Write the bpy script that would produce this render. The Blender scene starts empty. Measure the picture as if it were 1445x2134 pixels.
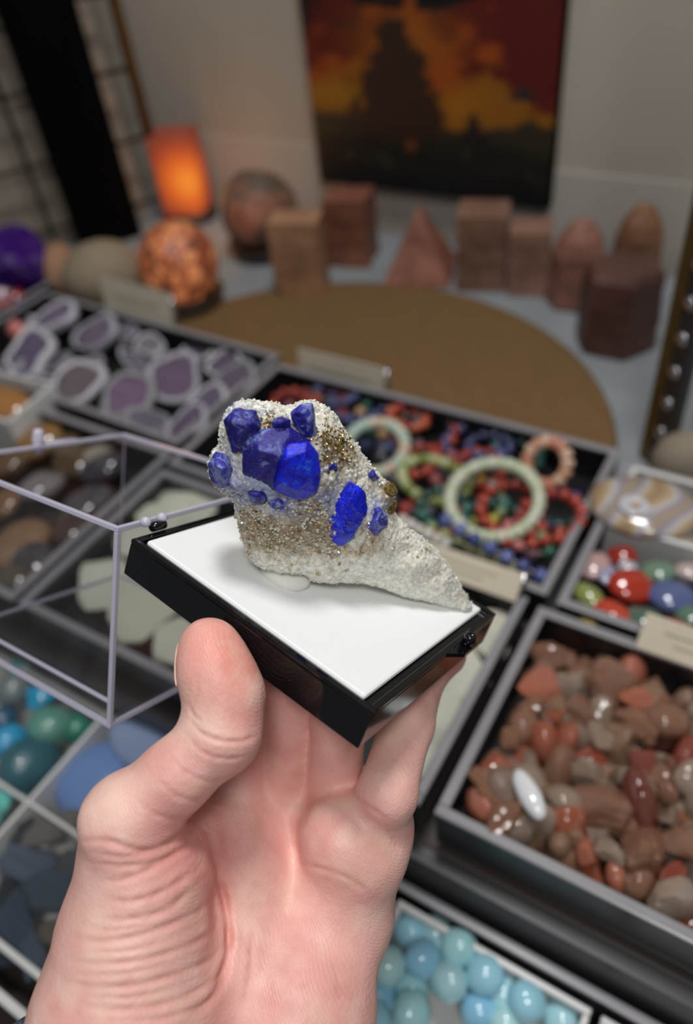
import bpy, bmesh, math, random
import numpy as np
from mathutils import Vector, Matrix, Euler

random.seed(7); np.random.seed(7)
PI = math.pi
SC = bpy.context.scene
COL = SC.collection

# ------------------------------------------------------------------ camera
FPX = 1600.0
CAMH = 0.40                                   # camera height over the display table
UP = np.array([-.098, -.722, -.685]); UP /= np.linalg.norm(UP)
EX = np.array([.857, .289, -.427]); EX -= UP * (EX @ UP); EX /= np.linalg.norm(EX)
EY = np.cross(UP, EX)
def W(c):                                     # camera frame (right, down, forward) -> world
    c = np.asarray(c, float)
    return np.stack([c @ EX, c @ EY, c @ UP + CAMH], -1)
def Wd(c):
    c = np.asarray(c, float)
    return np.stack([c @ EX, c @ EY, c @ UP], -1)
def ray(px, py): return np.array([(px - 722.5) / FPX, (py - 1067.0) / FPX, 1.0])
def cpt(px, py, z): return ray(px, py) * z    # camera-frame point at depth z
def wpt(px, py, z): return W(cpt(px, py, z))
def tab(px, py, z=0.0):                       # where a line of sight meets a level
    d = Wd(ray(px, py)); t = (z - CAMH) / d[2]
    return np.array([d[0] * t, d[1] * t, z])
def onwall(px, py, Y):
    d = Wd(ray(px, py)); t = Y / d[1]
    return np.array([d[0] * t, Y, CAMH + d[2] * t])
def to_px(P):                                 # world -> camera pixel, depth
    P = np.asarray(P, float) - np.array([0, 0, CAMH])
    M = np.stack([EX, EY, UP], 0)
    c = P @ M
    return c[..., 0] / c[..., 2] * FPX + 722.5, c[..., 1] / c[..., 2] * FPX + 1067.0, c[..., 2]

cam_d = bpy.data.cameras.new('camera'); cam = bpy.data.objects.new('camera', cam_d); COL.objects.link(cam)
r_, u_, b_ = Wd([1, 0, 0]), Wd([0, -1, 0]), Wd([0, 0, -1])
cam.matrix_world = Matrix(((r_[0], u_[0], b_[0], 0), (r_[1], u_[1], b_[1], 0), (r_[2], u_[2], b_[2], CAMH), (0, 0, 0, 1)))
cam_d.sensor_width = 36; cam_d.sensor_height = 36; cam_d.sensor_fit = 'AUTO'
cam_d.lens = 36 * FPX / 2134.0
cam_d.clip_start = 0.01; cam_d.clip_end = 20
cam_d.dof.use_dof = True
cam_d.dof.focus_distance = 0.226
cam_d.dof.aperture_fstop = 5.4
SC.camera = cam

# ------------------------------------------------------------------ light
SC.view_settings.view_transform = 'Standard'; SC.view_settings.look = 'None'
SC.view_settings.gamma = 1; SC.view_settings.use_curve_mapping = False
SC.view_settings.exposure = 0.0
SC.cycles.transparent_max_bounces = 32
wld = bpy.data.worlds.new('room_light'); SC.world = wld; wld.use_nodes = True
wld.node_tree.nodes['Background'].inputs[0].default_value = (.93, .96, 1.0, 1)
wld.node_tree.nodes['Background'].inputs[1].default_value = 0.13
def area(name, loc, target, sx, sy, power, col=(1, 1, 1)):
    l = bpy.data.lights.new(name, 'AREA'); l.shape = 'RECTANGLE'; l.size = sx; l.size_y = sy
    l.energy = power; l.color = col
    o = bpy.data.objects.new(name, l); COL.objects.link(o); o.location = loc
    d = Vector(target) - Vector(loc); o.rotation_euler = d.to_track_quat('-Z', 'Y').to_euler()
    return o
area('ceiling_and_fill_light', (-.13, .37, 1.38), (-.12, .17, 0), .22, .22, 8.6, (1, .995, .985))
area('ceiling_and_fill_light', (.16, -.20, .98), (-.06, .08, .0), .20, .20, 3.3, (1, .985, .97))  # unseen fill, added low in front to brighten only the foreground

# ------------------------------------------------------------------ node materials
def srgb(r, g, b):
    f = lambda c: (c / 255 / 12.92) if c / 255 <= .04045 else ((c / 255 + .055) / 1.055) ** 2.4
    return (f(r), f(g), f(b), 1)
class NM:
    def __init__(s, name):
        s.m = bpy.data.materials.new(name); s.m.use_nodes = True
        s.t = s.m.node_tree; s.n = s.t.nodes; s.b = s.n['Principled BSDF']; s.out = s.n['Material Output']
    def node(s, typ, **kw):
        n = s.n.new(typ)
        for k, v in kw.items():
            if k.startswith('i_'):
                key = k[2:]; key = int(key) if key.isdigit() else key
                n.inputs[key].default_value = v
            else: setattr(n, k, v)
        return n
    def link(s, a, b): s.t.links.new(a, b)
    def co(s):
        return s.node('ShaderNodeTexCoord').outputs['Object']
    def noise(s, scale, detail=3, rough=.55, vec=None, dist=0):
        n = s.node('ShaderNodeTexNoise'); n.inputs['Scale'].default_value = scale
        n.inputs['Detail'].default_value = detail; n.inputs['Roughness'].default_value = rough
        n.inputs['Distortion'].default_value = dist
        s.link(vec or s.co(), n.inputs['Vector']); return n.outputs['Fac']
    def voro(s, scale, feature='F1', out='Distance', vec=None, rnd=1):
        n = s.node('ShaderNodeTexVoronoi'); n.feature = feature; n.inputs['Scale'].default_value = scale
        n.inputs['Randomness'].default_value = rnd
        s.link(vec or s.co(), n.inputs['Vector']); return n.outputs[out]
    def ramp(s, fac, stops, interp='LINEAR'):
        n = s.node('ShaderNodeValToRGB'); cr = n.color_ramp; cr.interpolation = interp
        while len(cr.elements) < len(stops): cr.elements.new(.5)
        for e, (p, c) in zip(cr.elements, stops): e.position = p; e.color = c
        s.link(fac, n.inputs[0]); return n.outputs[0]
    def mix(s, fac, a, b, mode='MIX'):
        n = s.node('ShaderNodeMix', data_type='RGBA', blend_type=mode)
        for v, i in ((fac, 0), (a, 6), (b, 7)):
            if hasattr(v, 'links'): s.link(v, n.inputs[i])
            else: n.inputs[i].default_value = v
        return n.outputs[2]
    def bump(s, h, strength=.3, dist=.001, prev=None):
        n = s.node('ShaderNodeBump'); n.inputs['Strength'].default_value = strength; n.inputs['Distance'].default_value = dist
        s.link(h, n.inputs['Height'])
        if prev: s.link(prev, n.inputs['Normal'])
        return n.outputs[0]
    def set(s, **kw):
        for k, v in kw.items():
            key = {'col': 'Base Color', 'rough': 'Roughness', 'metal': 'Metallic', 'spec': 'Specular IOR Level', 'sss': 'Subsurface Weight',
                   'ssr': 'Subsurface Radius', 'sss_s': 'Subsurface Scale', 'trans': 'Transmission Weight', 'ior': 'IOR', 'coat': 'Coat Weight',
                   'coat_r': 'Coat Roughness', 'emit': 'Emission Color', 'emit_s': 'Emission Strength', 'normal': 'Normal', 'sheen': 'Sheen Weight'}[k]
            if hasattr(v, 'links'): s.link(v, s.b.inputs[key])
            else: s.b.inputs[key].default_value = v
        return s

def plain(name, rgb, rough=.5, var=.12, scale=40, bump=.0, bscale=200, **kw):
    m = NM(name); c = srgb(*rgb)
    d = tuple(x * (1 - var) for x in c[:3]) + (1,); e = tuple(min(1, x * (1 + var)) for x in c[:3]) + (1,)
    m.set(col=m.ramp(m.noise(scale), [(.3, d), (.7, e)]), rough=rough, **kw)
    if bump: m.set(normal=m.bump(m.noise(bscale, 4), bump, .0006))
    return m.m

def stone(name, scale=60, lo=.45, hi=1.25, rough=.2, bump=.15, bscale=140, trans=0, vein=None, vscale=40, coat=0, sss=0, blotch=None):
    """stone whose own colour is the object colour, broken up by noise, with optional veins / blotches"""
    m = NM(name)
    oi = m.node('ShaderNodeObjectInfo')
    off = m.node('ShaderNodeVectorMath', operation='ADD')
    sc = m.node('ShaderNodeVectorMath', operation='SCALE'); sc.inputs['Scale'].default_value = 3.0
    comb = m.node('ShaderNodeCombineXYZ')
    for i in range(3): m.link(oi.outputs['Random'], comb.inputs[i])
    m.link(comb.outputs[0], sc.inputs[0]); m.link(m.co(), off.inputs[0]); m.link(sc.outputs[0], off.inputs[1])
    v = off.outputs[0]
    n1 = m.noise(scale, 5, .6, v)
    k = m.ramp(n1, [(.3, (lo, lo, lo, 1)), (.7, (hi, hi, hi, 1))])
    c = m.mix(1.0, oi.outputs['Color'], k, 'MULTIPLY')
    if blotch:
        c = m.mix(m.ramp(m.noise(blotch[0], 3, .6, v, .6), [(blotch[2], (0, 0, 0, 1)), (blotch[2] + .14, (1, 1, 1, 1))]), c, blotch[1])
    if vein:
        n2 = m.noise(vscale, 4, .6, v, 1.2)
        c = m.mix(m.ramp(n2, [(.45, (0, 0, 0, 1)), (.5, (1, 1, 1, 1)), (.55, (0, 0, 0, 1))]), c, vein)
    m.set(col=c, rough=rough, trans=trans, coat=coat, sss=sss, ssr=(1, .8, .7), sss_s=.004)
    if bump: m.set(normal=m.bump(m.noise(bscale, 5, .6, v), bump, .0015))
    return m.m

MT = {}
def setup_mats():
    m = NM('painted_wall'); m.set(col=m.ramp(m.noise(3.0, 4), [(.3, srgb(172, 163, 147)), (.7, srgb(188, 179, 165))]), rough=.75,
                                  normal=m.bump(m.noise(9, 4), .25, .004)); MT['wall'] = m.m
    MT['wall_low'] = plain('painted_wainscot', (184, 178, 168), .7, .05, 4)
    MT['wall_side'] = plain('painted_side_wall', (150, 140, 126), .8, .05, 4)
    MT['floor'] = plain('dark_floor', (80, 74, 68), .6, .15, 6)
    m = NM('grey_cloth'); m.set(col=m.ramp(m.noise(20), [(.3, srgb(122, 128, 132)), (.7, srgb(138, 143, 146))]), rough=.9,
                                normal=m.bump(m.noise(900, 2), .3, .0005), sheen=.2); MT['cloth'] = m.m
    MT['riser'] = plain('charcoal_laminate', (58, 56, 58), .38, .1, 12)
    MT['wood'] = plain('dark_wood', (52, 42, 36), .55, .2, 15)
    # woven jute: rings of braid around the mat's centre
    m = NM('woven_jute')
    vr = m.node('ShaderNodeTexWave', wave_type='RINGS', rings_direction='Z'); vr.inputs['Scale'].default_value = 38; vr.inputs['Distortion'].default_value = 1.2
    vr.inputs['Detail'].default_value = 2
    m.link(m.co(), vr.inputs['Vector'])
    c = m.mix(m.noise(120, 4), srgb(84, 62, 34), srgb(130, 98, 58))
    c = m.mix(vr.outputs['Fac'], c, srgb(112, 84, 48))
    c = m.mix(m.ramp(m.noise(18, 4), [(.3, (.8, .8, .8, 1)), (.7, (1.12, 1.12, 1.12, 1))]), c, c, 'MIX')
    m.set(col=c, rough=.85, normal=m.bump(m.noise(150, 3), .8, .003)); MT['jute'] = m.m
    MT['tray'] = plain('black_tray_plastic', (30, 29, 32), .32, .15, 20)
    MT['rim'] = plain('grey_rim_sheen', (138, 136, 140), .25, .1, 30)  # rims lighter than the trays: their glossy reflection put into the colour
    MT['whitebox'] = plain('white_plastic', (206, 206, 204), .35, .04, 20)
    MT['card'] = plain('cream_card', (206, 195, 174), .7, .05, 30)
    MT['silver'] = plain('chrome_clip', (200, 200, 204), .15, .03, 20, metal=1.0)
    MT['ink'] = plain('faded_ink', (164, 153, 136), .8)
    MT['black'] = plain('black_velvet', (4, 4, 4), .95, .2, 12, spec=.08)
    MT['wire'] = plain('brown_wire', (58, 52, 38), .6, .15, 20)
    MT['brass'] = plain('aged_brass', (112, 90, 50), .4, .2, 25, metal=.6)
    MT['post'] = plain('dark_post_face', (54, 52, 50), .35, .15, 20)
    MT['nickel'] = plain('nickel_stud', (205, 205, 210), .2, .03, metal=1.0)
    # black box plastic and its white insert
    m = NM('black_polystyrene'); m.set(col=srgb(11, 12, 16), rough=.07, spec=.55, normal=m.bump(m.noise(60, 2), .02, .0003)); MT['boxblack'] = m.m
    m = NM('white_foam_insert'); m.set(col=srgb(238, 240, 240), rough=.75, normal=m.bump(m.noise(1500, 2), .35, .00025)); MT['insert'] = m.m
    # clear acrylic: mostly lets light through, mirrors at grazing angles
    def acrylic(name, tint, edge=False):
        m = NM(name); m.n.remove(m.b)
        tr = m.node('ShaderNodeBsdfTransparent'); tr.inputs[0].default_value = tint
        gl = m.node('ShaderNodeBsdfGlossy'); gl.inputs['Roughness'].default_value = .03
        lw_ = m.node('ShaderNodeLayerWeight'); lw_.inputs['Blend'].default_value = .5
        pw = m.node('ShaderNodeMath', operation='POWER'); m.link(lw_.outputs['Facing'], pw.inputs[0]); pw.inputs[1].default_value = 4.5
        fr = m.node('ShaderNodeMath', operation='MULTIPLY_ADD'); m.link(pw.outputs[0], fr.inputs[0]); fr.inputs[1].default_value = .5; fr.inputs[2].default_value = .045
        mx = m.node('ShaderNodeMixShader'); m.link(fr.outputs[0], mx.inputs[0]); m.link(tr.outputs[0], mx.inputs[1]); m.link(gl.outputs[0], mx.inputs[2])
        res = mx.outputs[0]
        if edge:
            pb = m.node('ShaderNodeBsdfPrincipled'); pb.inputs['Base Color'].default_value = srgb(222, 218, 236); pb.inputs['Roughness'].default_value = .2
            m2 = m.node('ShaderNodeMixShader'); m2.inputs[0].default_value = .62
            m.link(res, m2.inputs[1]); m.link(pb.outputs[0], m2.inputs[2]); res = m2.outputs[0]
        m.link(res, m.out.inputs[0]); return m.m
    MT['acrylic'] = acrylic('clear_acrylic', (.95, .95, .955, 1)); MT['acr_edge'] = acrylic('acrylic_cut_edge', (.8, .8, .86, 1), True)
    # skin
    m = NM('skin')
    at = m.node('ShaderNodeVertexColor', layer_name='tone')
    mott = m.ramp(m.noise(55, 4, .6), [(.35, (.93, .90, .89, 1)), (.65, (1.04, 1.06, 1.06, 1))])
    c = m.mix(1, at.outputs[0], mott, 'MULTIPLY')
    wv = m.node('ShaderNodeTexWave', wave_type='BANDS', bands_direction='DIAGONAL'); wv.inputs['Scale'].default_value = 520; wv.inputs['Distortion'].default_value = 9
    wv.inputs['Detail'].default_value = 2; wv.inputs['Detail Scale'].default_value = .12
    m.link(m.co(), wv.inputs['Vector'])
    bp = m.bump(wv.outputs['Fac'], .16, .0002)
    bp = m.bump(m.voro(900, 'F1', 'Distance'), .2, .0004, bp)
    bp = m.bump(m.noise(260, 5, .65), .10, .0005, bp)
    m.set(col=c, rough=m.ramp(m.noise(120, 3), [(.3, (.40,) * 3 + (1,)), (.7, (.56,) * 3 + (1,))]), sss=.14, ssr=(1, .35, .2), sss_s=.004, normal=bp, spec=.45)
    MT['skin'] = m.m
    MT['nail'] = plain('finger_nail', (226, 190, 170), .25, .05, 200, sss=.1, sss_s=.002)
    m = NM('blue_grey_knit'); m.set(col=m.ramp(m.noise(900, 4), [(.3, srgb(34, 42, 66)), (.75, srgb(110, 124, 150))]), rough=.95,
                                    normal=m.bump(m.noise(700, 3), .9, .002)); MT['knit'] = m.m
    # specimen
    m = NM('sugary_quartz_matrix')
    at = m.node('ShaderNodeVertexColor', layer_name='tone')
    gr = m.voro(1100, 'F1', 'Color'); sp = m.node('ShaderNodeSeparateColor'); m.link(gr, sp.inputs[0])
    k = m.ramp(sp.outputs[0], [(0, (.84, .83, .8, 1)), (1, (1.14, 1.14, 1.12, 1))])
    c = m.mix(1, at.outputs[0], k, 'MULTIPLY')
    bp = m.bump(m.voro(1100, 'F1', 'Distance'), .5, .0004)
    bp = m.bump(m.noise(2600, 3), .3, .0002, bp)
    m.set(col=c, rough=m.ramp(sp.outputs[1], [(.2, (.12,) * 3 + (1,)), (.8, (.55,) * 3 + (1,))]), sss=.6, ssr=(1, .92, .8), sss_s=.004, normal=bp, spec=.6)
    MT['matrix'] = m.m
    def blue(name, deep, mid, pale, amount, rough):
        m = NM(name)
        n = m.noise(210, 6, .75, None, .8)
        c = m.ramp(m.noise(420, 4), [(.3, deep), (.7, mid)])
        c = m.mix(m.ramp(n, [(amount, (0, 0, 0, 1)), (amount + .12, (.75, .75, .75, 1)), (1, (1, 1, 1, 1))]), c, pale)
        bp = m.bump(m.noise(600, 5, .7), .5, .0008); bp = m.bump(m.voro(1300), .35, .0004, bp)
        m.set(col=c, rough=rough, normal=bp, sss=.12, ssr=(.2, .3, 1), sss_s=.002, spec=.5); return m.m
    MT['blue'] = blue('ultramarine_crystal', srgb(20, 14, 96), srgb(44, 36, 152), srgb(138, 156, 216), .53, .40)
    MT['blue2'] = blue('ultramarine_crusted', srgb(34, 30, 130), srgb(64, 70, 186), srgb(160, 174, 216), .47, .45)
    MT['vivid'] = blue('bright_blue_crystal', srgb(22, 4, 160), srgb(12, 44, 244), srgb(60, 130, 252), .56, .26)  # brighter, more saturated blue than the other crystals
    m = NM('pyrite'); m.set(col=m.ramp(m.noise(600), [(.3, srgb(92, 76, 46)), (.7, srgb(222, 192, 122))]), metal=.9, rough=.28); MT['pyrite'] = m.m
    m = NM('brown_quartz_grain'); m.set(col=m.ramp(m.noise(420, 2), [(.3, srgb(130, 102, 62)), (.45, srgb(190, 170, 134)), (.6, srgb(228, 222, 206))]), rough=.15, sss=.3, ssr=(1, .8, .5), sss_s=.002, spec=.6); MT['grain'] = m.m
    MT['clear_grain'] = plain('pale_quartz_grain', (216, 212, 200), .12, .12, 500, sss=.35, sss_s=.002, spec=.7)
    MT['putty'] = plain('white_putty', (228, 226, 220), .6, .03, 200)
    # salt and other stones
    m = NM('pink_salt'); oi = m.node('ShaderNodeObjectInfo')
    k = m.ramp(m.noise(26, 5, .6), [(.3, (.62, .6, .6, 1)), (.7, (1.2, 1.18, 1.15, 1))])
    c = m.mix(1, oi.outputs['Color'], k, 'MULTIPLY')
    m.set(col=c, rough=.5, sss=.15, ssr=(1, .5, .3), sss_s=.01, normal=m.bump(m.noise(60, 5), .4, .003)); MT['salt'] = m.m
    m = NM('lit_salt'); tc = m.node('ShaderNodeTexCoord')
    d = m.node('ShaderNodeVectorMath', operation='DISTANCE'); d.inputs[1].default_value = (0.016, -.026, .042); m.link(tc.outputs['Object'], d.inputs[0])
    e = m.ramp(d.outputs['Value'], [(.008, srgb(255, 150, 44)), (.024, srgb(232, 108, 26)), (.042, srgb(166, 66, 32)), (.06, srgb(96, 40, 28))])
    m.set(col=srgb(130, 66, 48), rough=.55, emit=e, emit_s=.7, normal=m.bump(m.noise(60, 4), .3, .003)); MT['litsalt'] = m.m
    m = NM('lit_crackle')
    v1 = m.voro(75, 'DISTANCE_TO_EDGE', 'Distance'); cc = m.voro(75, 'F1', 'Color'); sp = m.node('ShaderNodeSeparateColor'); m.link(cc, sp.inputs[0])
    c = m.ramp(sp.outputs[0], [(0, srgb(120, 62, 42)), (.5, srgb(190, 100, 60)), (1, srgb(226, 142, 92))])
    c = m.mix(m.ramp(v1, [(0, (1, 1, 1, 1)), (.09, (0, 0, 0, 1))]), c, srgb(60, 44, 40))
    tc = m.node('ShaderNodeTexCoord'); d = m.node('ShaderNodeVectorMath', operation='DISTANCE'); d.inputs[1].default_value = (.034, -.03, .03); m.link(tc.outputs['Object'], d.inputs[0])
    e = m.mix(1, m.ramp(d.outputs['Value'], [(.0, (1, 1, 1, 1)), (.045, (.35, .35, .35, 1)), (.1, (.1, .1, .1, 1))]), c, 'MULTIPLY')
    m.set(col=c, rough=.4, emit=e, emit_s=.5, normal=m.bump(v1, .8, .004)); MT['crackle'] = m.m
    MT['rock'] = stone('grey_tan_rock', 25, .6, 1.25, .7, .4, 60)
    MT['rock_pink'] = stone('mottled_pink_rock', 25, .6, 1.25, .6, .5, 60, blotch=(20, srgb(176, 112, 86), .5))
    MT['amethyst_rim'] = stone('pale_geode_rind', 90, .72, 1.15, .45, .4, 300, sss=.1)
    MT['amethyst'] = stone('amethyst_druse', 160, .6, 1.5, .18, .8, 420, blotch=(70, srgb(214, 208, 222), .51))
    MT['bead'] = stone('polished_bead', 160, .75, 1.2, .14, 0, coat=.4)
    MT['quartz'] = stone('rusty_quartz', 110, .45, 1.6, .08, .5, 130, trans=.12, blotch=(110, srgb(196, 150, 120), .56), coat=.8)
    MT['clearq'] = stone('smoky_clear_quartz', 110, .6, 1.5, .06, .5, 130, trans=.40, blotch=(80, srgb(150, 84, 58), .57), coat=.8)
    MT['tumbled'] = stone('tumbled_stone', 45, .75, 1.2, .12, 0, coat=.8)
    MT['sodalite'] = stone('mottled_blue_stone', 60, .55, 1.3, .12, 0, coat=.8, blotch=(90, srgb(190, 196, 214), .58))
    MT['larimar'] = stone('marbled_pale_blue', 70, .88, 1.14, .14, 0, coat=.6, blotch=(75, srgb(214, 232, 230), .52))
    MT['turq'] = stone('turquoise_blue', 130, .4, 1.5, .2, .15, 200, blotch=(110, srgb(150, 146, 120), .57), coat=.5)
    MT['dark_blade'] = stone('grey_bladed_rock', 130, .5, 2.1, .25, .8, 240, blotch=(90, srgb(196, 186, 170), .58))
    MT['prehnite'] = stone('pale_green_rock', 40, .9, 1.2, .45, .4, 120)
    MT['smooth_blue'] = stone('smooth_powder_blue', 18, .92, 1.06, .32, 0)
    m = NM('banded_agate'); wv = m.node('ShaderNodeTexWave', wave_type='BANDS'); wv.inputs['Scale'].default_value = 9; wv.inputs['Distortion'].default_value = 6; wv.inputs['Detail'].default_value = 2
    wv.inputs['Detail Scale'].default_value = 1.2
    m.link(m.co(), wv.inputs['Vector'])
    m.set(col=m.ramp(wv.outputs['Fac'], [(0, srgb(160, 132, 100)), (.3, srgb(186, 166, 138)), (.6, srgb(186, 184, 186)), (.8, srgb(146, 138, 152)), (1, srgb(160, 144, 124))]), rough=.15, coat=.5); MT['agate'] = m.m
    MT['agate_ring'] = plain('pale_agate_ring', (196, 194, 202), .15, .06, 200, coat=.5)
    m = NM('oil_paint'); at = m.node('ShaderNodeVertexColor', layer_name='tone')
    m.set(col=at.outputs[0], rough=.5, normal=m.bump(m.noise(160, 4), .3, .001)); MT['paint'] = m.m
setup_mats()

# ------------------------------------------------------------------ object helpers
def link(o, parent=None):
    COL.objects.link(o)
    if parent is not None: o.parent = parent
    return o
def tag(o, label=None, cat=None, group=None, kind=None):
    if label: o['label'] = label
    if cat: o['category'] = cat
    if group: o['group'] = group
    if kind: o['kind'] = kind
    return o
def mesh_data(name, V, Fc, mats, smooth=True, fm=None):
    me = bpy.data.meshes.new(name); me.from_pydata([tuple(map(float, v)) for v in V], [], [tuple(map(int, f)) for f in Fc])
    for m in (mats if isinstance(mats, (list, tuple)) else [mats]): me.materials.append(MT[m])
    if fm is not None: me.polygons.foreach_set('material_index', fm)
    me.polygons.foreach_set('use_smooth', [smooth] * len(me.polygons)); me.update(); return me
def mk(name, V, Fc, mats, parent=None, smooth=True, loc=(0, 0, 0), fm=None, sub=0, bevel=0):
    o = bpy.data.objects.new(name, mesh_data(name, V, Fc, mats, smooth, fm)); link(o, parent); o.location = loc
    if bevel:
        b = o.modifiers.new('bevel', 'BEVEL'); b.width = bevel; b.segments = 2; b.limit_method = 'ANGLE'; b.angle_limit = .5
    if sub:
        s = o.modifiers.new('sub', 'SUBSURF'); s.levels = sub; s.render_levels = sub
    return o
def empty(name, loc, label, cat, group=None, rz=0):
    o = bpy.data.objects.new(name, None); link(o); o.location = loc; o.rotation_euler = (0, 0, rz); o.empty_display_size = .02
    return tag(o, label, cat, group)
class MB:
    def __init__(s): s.v = []; s.f = []; s.m = []
    def add(s, V, Fc, mi=0):
        n = len(s.v); s.v += [tuple(v) for v in V]; s.f += [tuple(i + n for i in f) for f in Fc]; s.m += [mi] * len(Fc); return s
    def box(s, x0, x1, y0, y1, z0, z1, mi=0):
        V = [(x, y, z) for z in (z0, z1) for y in (y0, y1) for x in (x0, x1)]
        return s.add(V, [(0, 2, 3, 1), (4, 5, 7, 6), (0, 1, 5, 4), (2, 6, 7, 3), (0, 4, 6, 2), (1, 3, 7, 5)], mi)
    def obox(s, o, a, b, c, mi=0):           # oriented box: corner + three edge vectors
        o, a, b, c = map(np.array, (o, a, b, c))
        V = [o + i * a + j * b + k * c for k in (0, 1) for j in (0, 1) for i in (0, 1)]
        return s.add(V, [(0, 2, 3, 1), (4, 5, 7, 6), (0, 1, 5, 4), (2, 6, 7, 3), (0, 4, 6, 2), (1, 3, 7, 5)], mi)
    def tube(s, pts, r, n=8, mi=0):
        pts = [np.array(p, float) for p in pts]; V = []; k = len(pts)
        rs = r if hasattr(r, '__len__') else [r] * k
        for i, p in enumerate(pts):
            d = pts[min(i + 1, k - 1)] - pts[max(i - 1, 0)]; d /= np.linalg.norm(d) + 1e-12
            a = np.cross(d, [0, 0, 1.0]); a = a if np.linalg.norm(a) > .1 else np.cross(d, [0, 1.0, 0]); a /= np.linalg.norm(a); b = np.cross(d, a)
            V += [p + rs[i] * (math.cos(2 * PI * j / n) * a + math.sin(2 * PI * j / n) * b) for j in range(n)]
        Fc = [(i * n + j, i * n + (j + 1) % n, (i + 1) * n + (j + 1) % n, (i + 1) * n + j) for i in range(k - 1) for j in range(n)]
        Fc += [tuple(range(n))[::-1], tuple((k - 1) * n + j for j in range(n))]
        return s.add(V, Fc, mi)
    def lathe(s, prof, n=24, c=(0, 0, 0), mi=0, caps=True):
        V = [(c[0] + r * math.cos(2 * PI * j / n), c[1] + r * math.sin(2 * PI * j / n), c[2] + z) for r, z in prof for j in range(n)]
        k = len(prof)
        Fc = [(i * n + j, i * n + (j + 1) % n, (i + 1) * n + (j + 1) % n, (i + 1) * n + j) for i in range(k - 1) for j in range(n)]
        if caps: Fc += [tuple(range(n))[::-1], tuple((k - 1) * n + j for j in range(n))]
        return s.add(V, Fc, mi)
    def build(s, name, mats, parent=None, smooth=False, loc=(0, 0, 0), **kw):
        return mk(name, s.v, s.f, mats, parent, smooth, loc, s.m, **kw)
def frame(mb, x0, x1, y0, y1, z0, z1, t, mi=0):
    mb.box(x0, x1, y0, y0 + t, z0, z1, mi).box(x0, x1, y1 - t, y1, z0, z1, mi).box(x0, x0 + t, y0 + t, y1 - t, z0, z1, mi).box(x1 - t, x1, y0 + t, y1 - t, z0, z1, mi)

# numpy noise ---------------------------------------------------------
def hash3(i, j, k, s=0):
    n = (i.astype(np.int64) * 374761393 + j.astype(np.int64) * 668265263 + k.astype(np.int64) * 2147483647 + s * 974634777) & 0x7fffffff
    n = (n ^ (n >> 13)) * 1274126177 & 0x7fffffff
    n = (n ^ (n >> 16)) * 2246822519 & 0x7fffffff
    return ((n ^ (n >> 15)) & 0xffff) / 65535.0
def vnoise(P, s=0):
    P = np.asarray(P, float); I = np.floor(P).astype(np.int64); f = P - I; f = f * f * (3 - 2 * f); r = 0
    for a in (0, 1):
        for b in (0, 1):
            for c in (0, 1):
                w = (f[..., 0] if a else 1 - f[..., 0]) * (f[..., 1] if b else 1 - f[..., 1]) * (f[..., 2] if c else 1 - f[..., 2])
                r = r + w * hash3(I[..., 0] + a, I[..., 1] + b, I[..., 2] + c, s)
    return r
def fbm(P, oct=4, s=0):
    r = 0; a = .5; P = np.asarray(P, float)
    for o in range(oct): r = r + a * (vnoise(P * 2 ** o + 17.3 * o, s + o) - .5) * 2; a *= .5
    return r
def worley(P, s=0):
    P = np.asarray(P, float); I = np.floor(P).astype(np.int64); best = np.full(P.shape[:-1], 9.0); cid = np.zeros(P.shape[:-1])
    for a in (-1, 0, 1):
        for b in (-1, 0, 1):
            for c in (-1, 0, 1):
                J = (I[..., 0] + a, I[..., 1] + b, I[..., 2] + c)
                q = np.stack([J[i] + hash3(*J, s=s + 1 + i) for i in range(3)], -1)
                d = np.linalg.norm(P - q, axis=-1); m = d < best
                best = np.where(m, d, best); cid = np.where(m, hash3(*J, s=s + 9), cid)
    return best, cid
def surface_nets(Fd, org, h):
    S = Fd < 0; n = np.array(Fd.shape) - 1
    acc = np.zeros(tuple(n) + (3,), np.float32); cnt = np.zeros(tuple(n), np.float32)
    def cs(A, o): return A[o[0]:o[0] + n[0], o[1]:o[1] + n[1], o[2]:o[2] + n[2]]
    for ax in range(3):
        o1, o2 = [i for i in range(3) if i != ax]
        for a in (0, 1):
            for b in (0, 1):
                p = [0, 0, 0]; p[o1] = a; p[o2] = b; q = list(p); q[ax] = 1
                f0, f1 = cs(Fd, p), cs(Fd, q); m = cs(S, p) != cs(S, q)
                t = np.where(m, f0 / np.where(m, f0 - f1, 1), 0)
                for i in range(3): acc[..., i] += np.where(m, p[i] + (t if i == ax else 0), 0)
                cnt += m
    act = cnt > 0; idx = np.full(tuple(n), -1, np.int64); idx[act] = np.arange(act.sum())
    ii = np.stack(np.nonzero(act), -1)
    V = (ii + acc[act] / cnt[act][:, None]) * h + np.array(org)
    Q = []
    for ax in range(3):
        o1, o2 = [(1, 2), (2, 0), (0, 1)][ax]
        sl0 = [slice(None)] * 3; sl1 = [slice(None)] * 3; sl0[ax] = slice(0, -1); sl1[ax] = slice(1, None)
        A, B = S[tuple(sl0)], S[tuple(sl1)]; ch = A != B
        c = np.stack(np.nonzero(ch), -1); ok = (c[:, o1] > 0) & (c[:, o2] > 0) & (c[:, o1] < n[o1]) & (c[:, o2] < n[o2]); c = c[ok]
        ins = A[tuple(c.T)]
        def g(d1, d2):
            e = c.copy(); e[:, o1] -= d1; e[:, o2] -= d2; return idx[tuple(e.T)]
        q = np.stack([g(1, 1), g(0, 1), g(0, 0), g(1, 0)], -1)
        q[~ins] = q[~ins][:, ::-1]; Q.append(q)
    return V, np.concatenate(Q)
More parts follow.
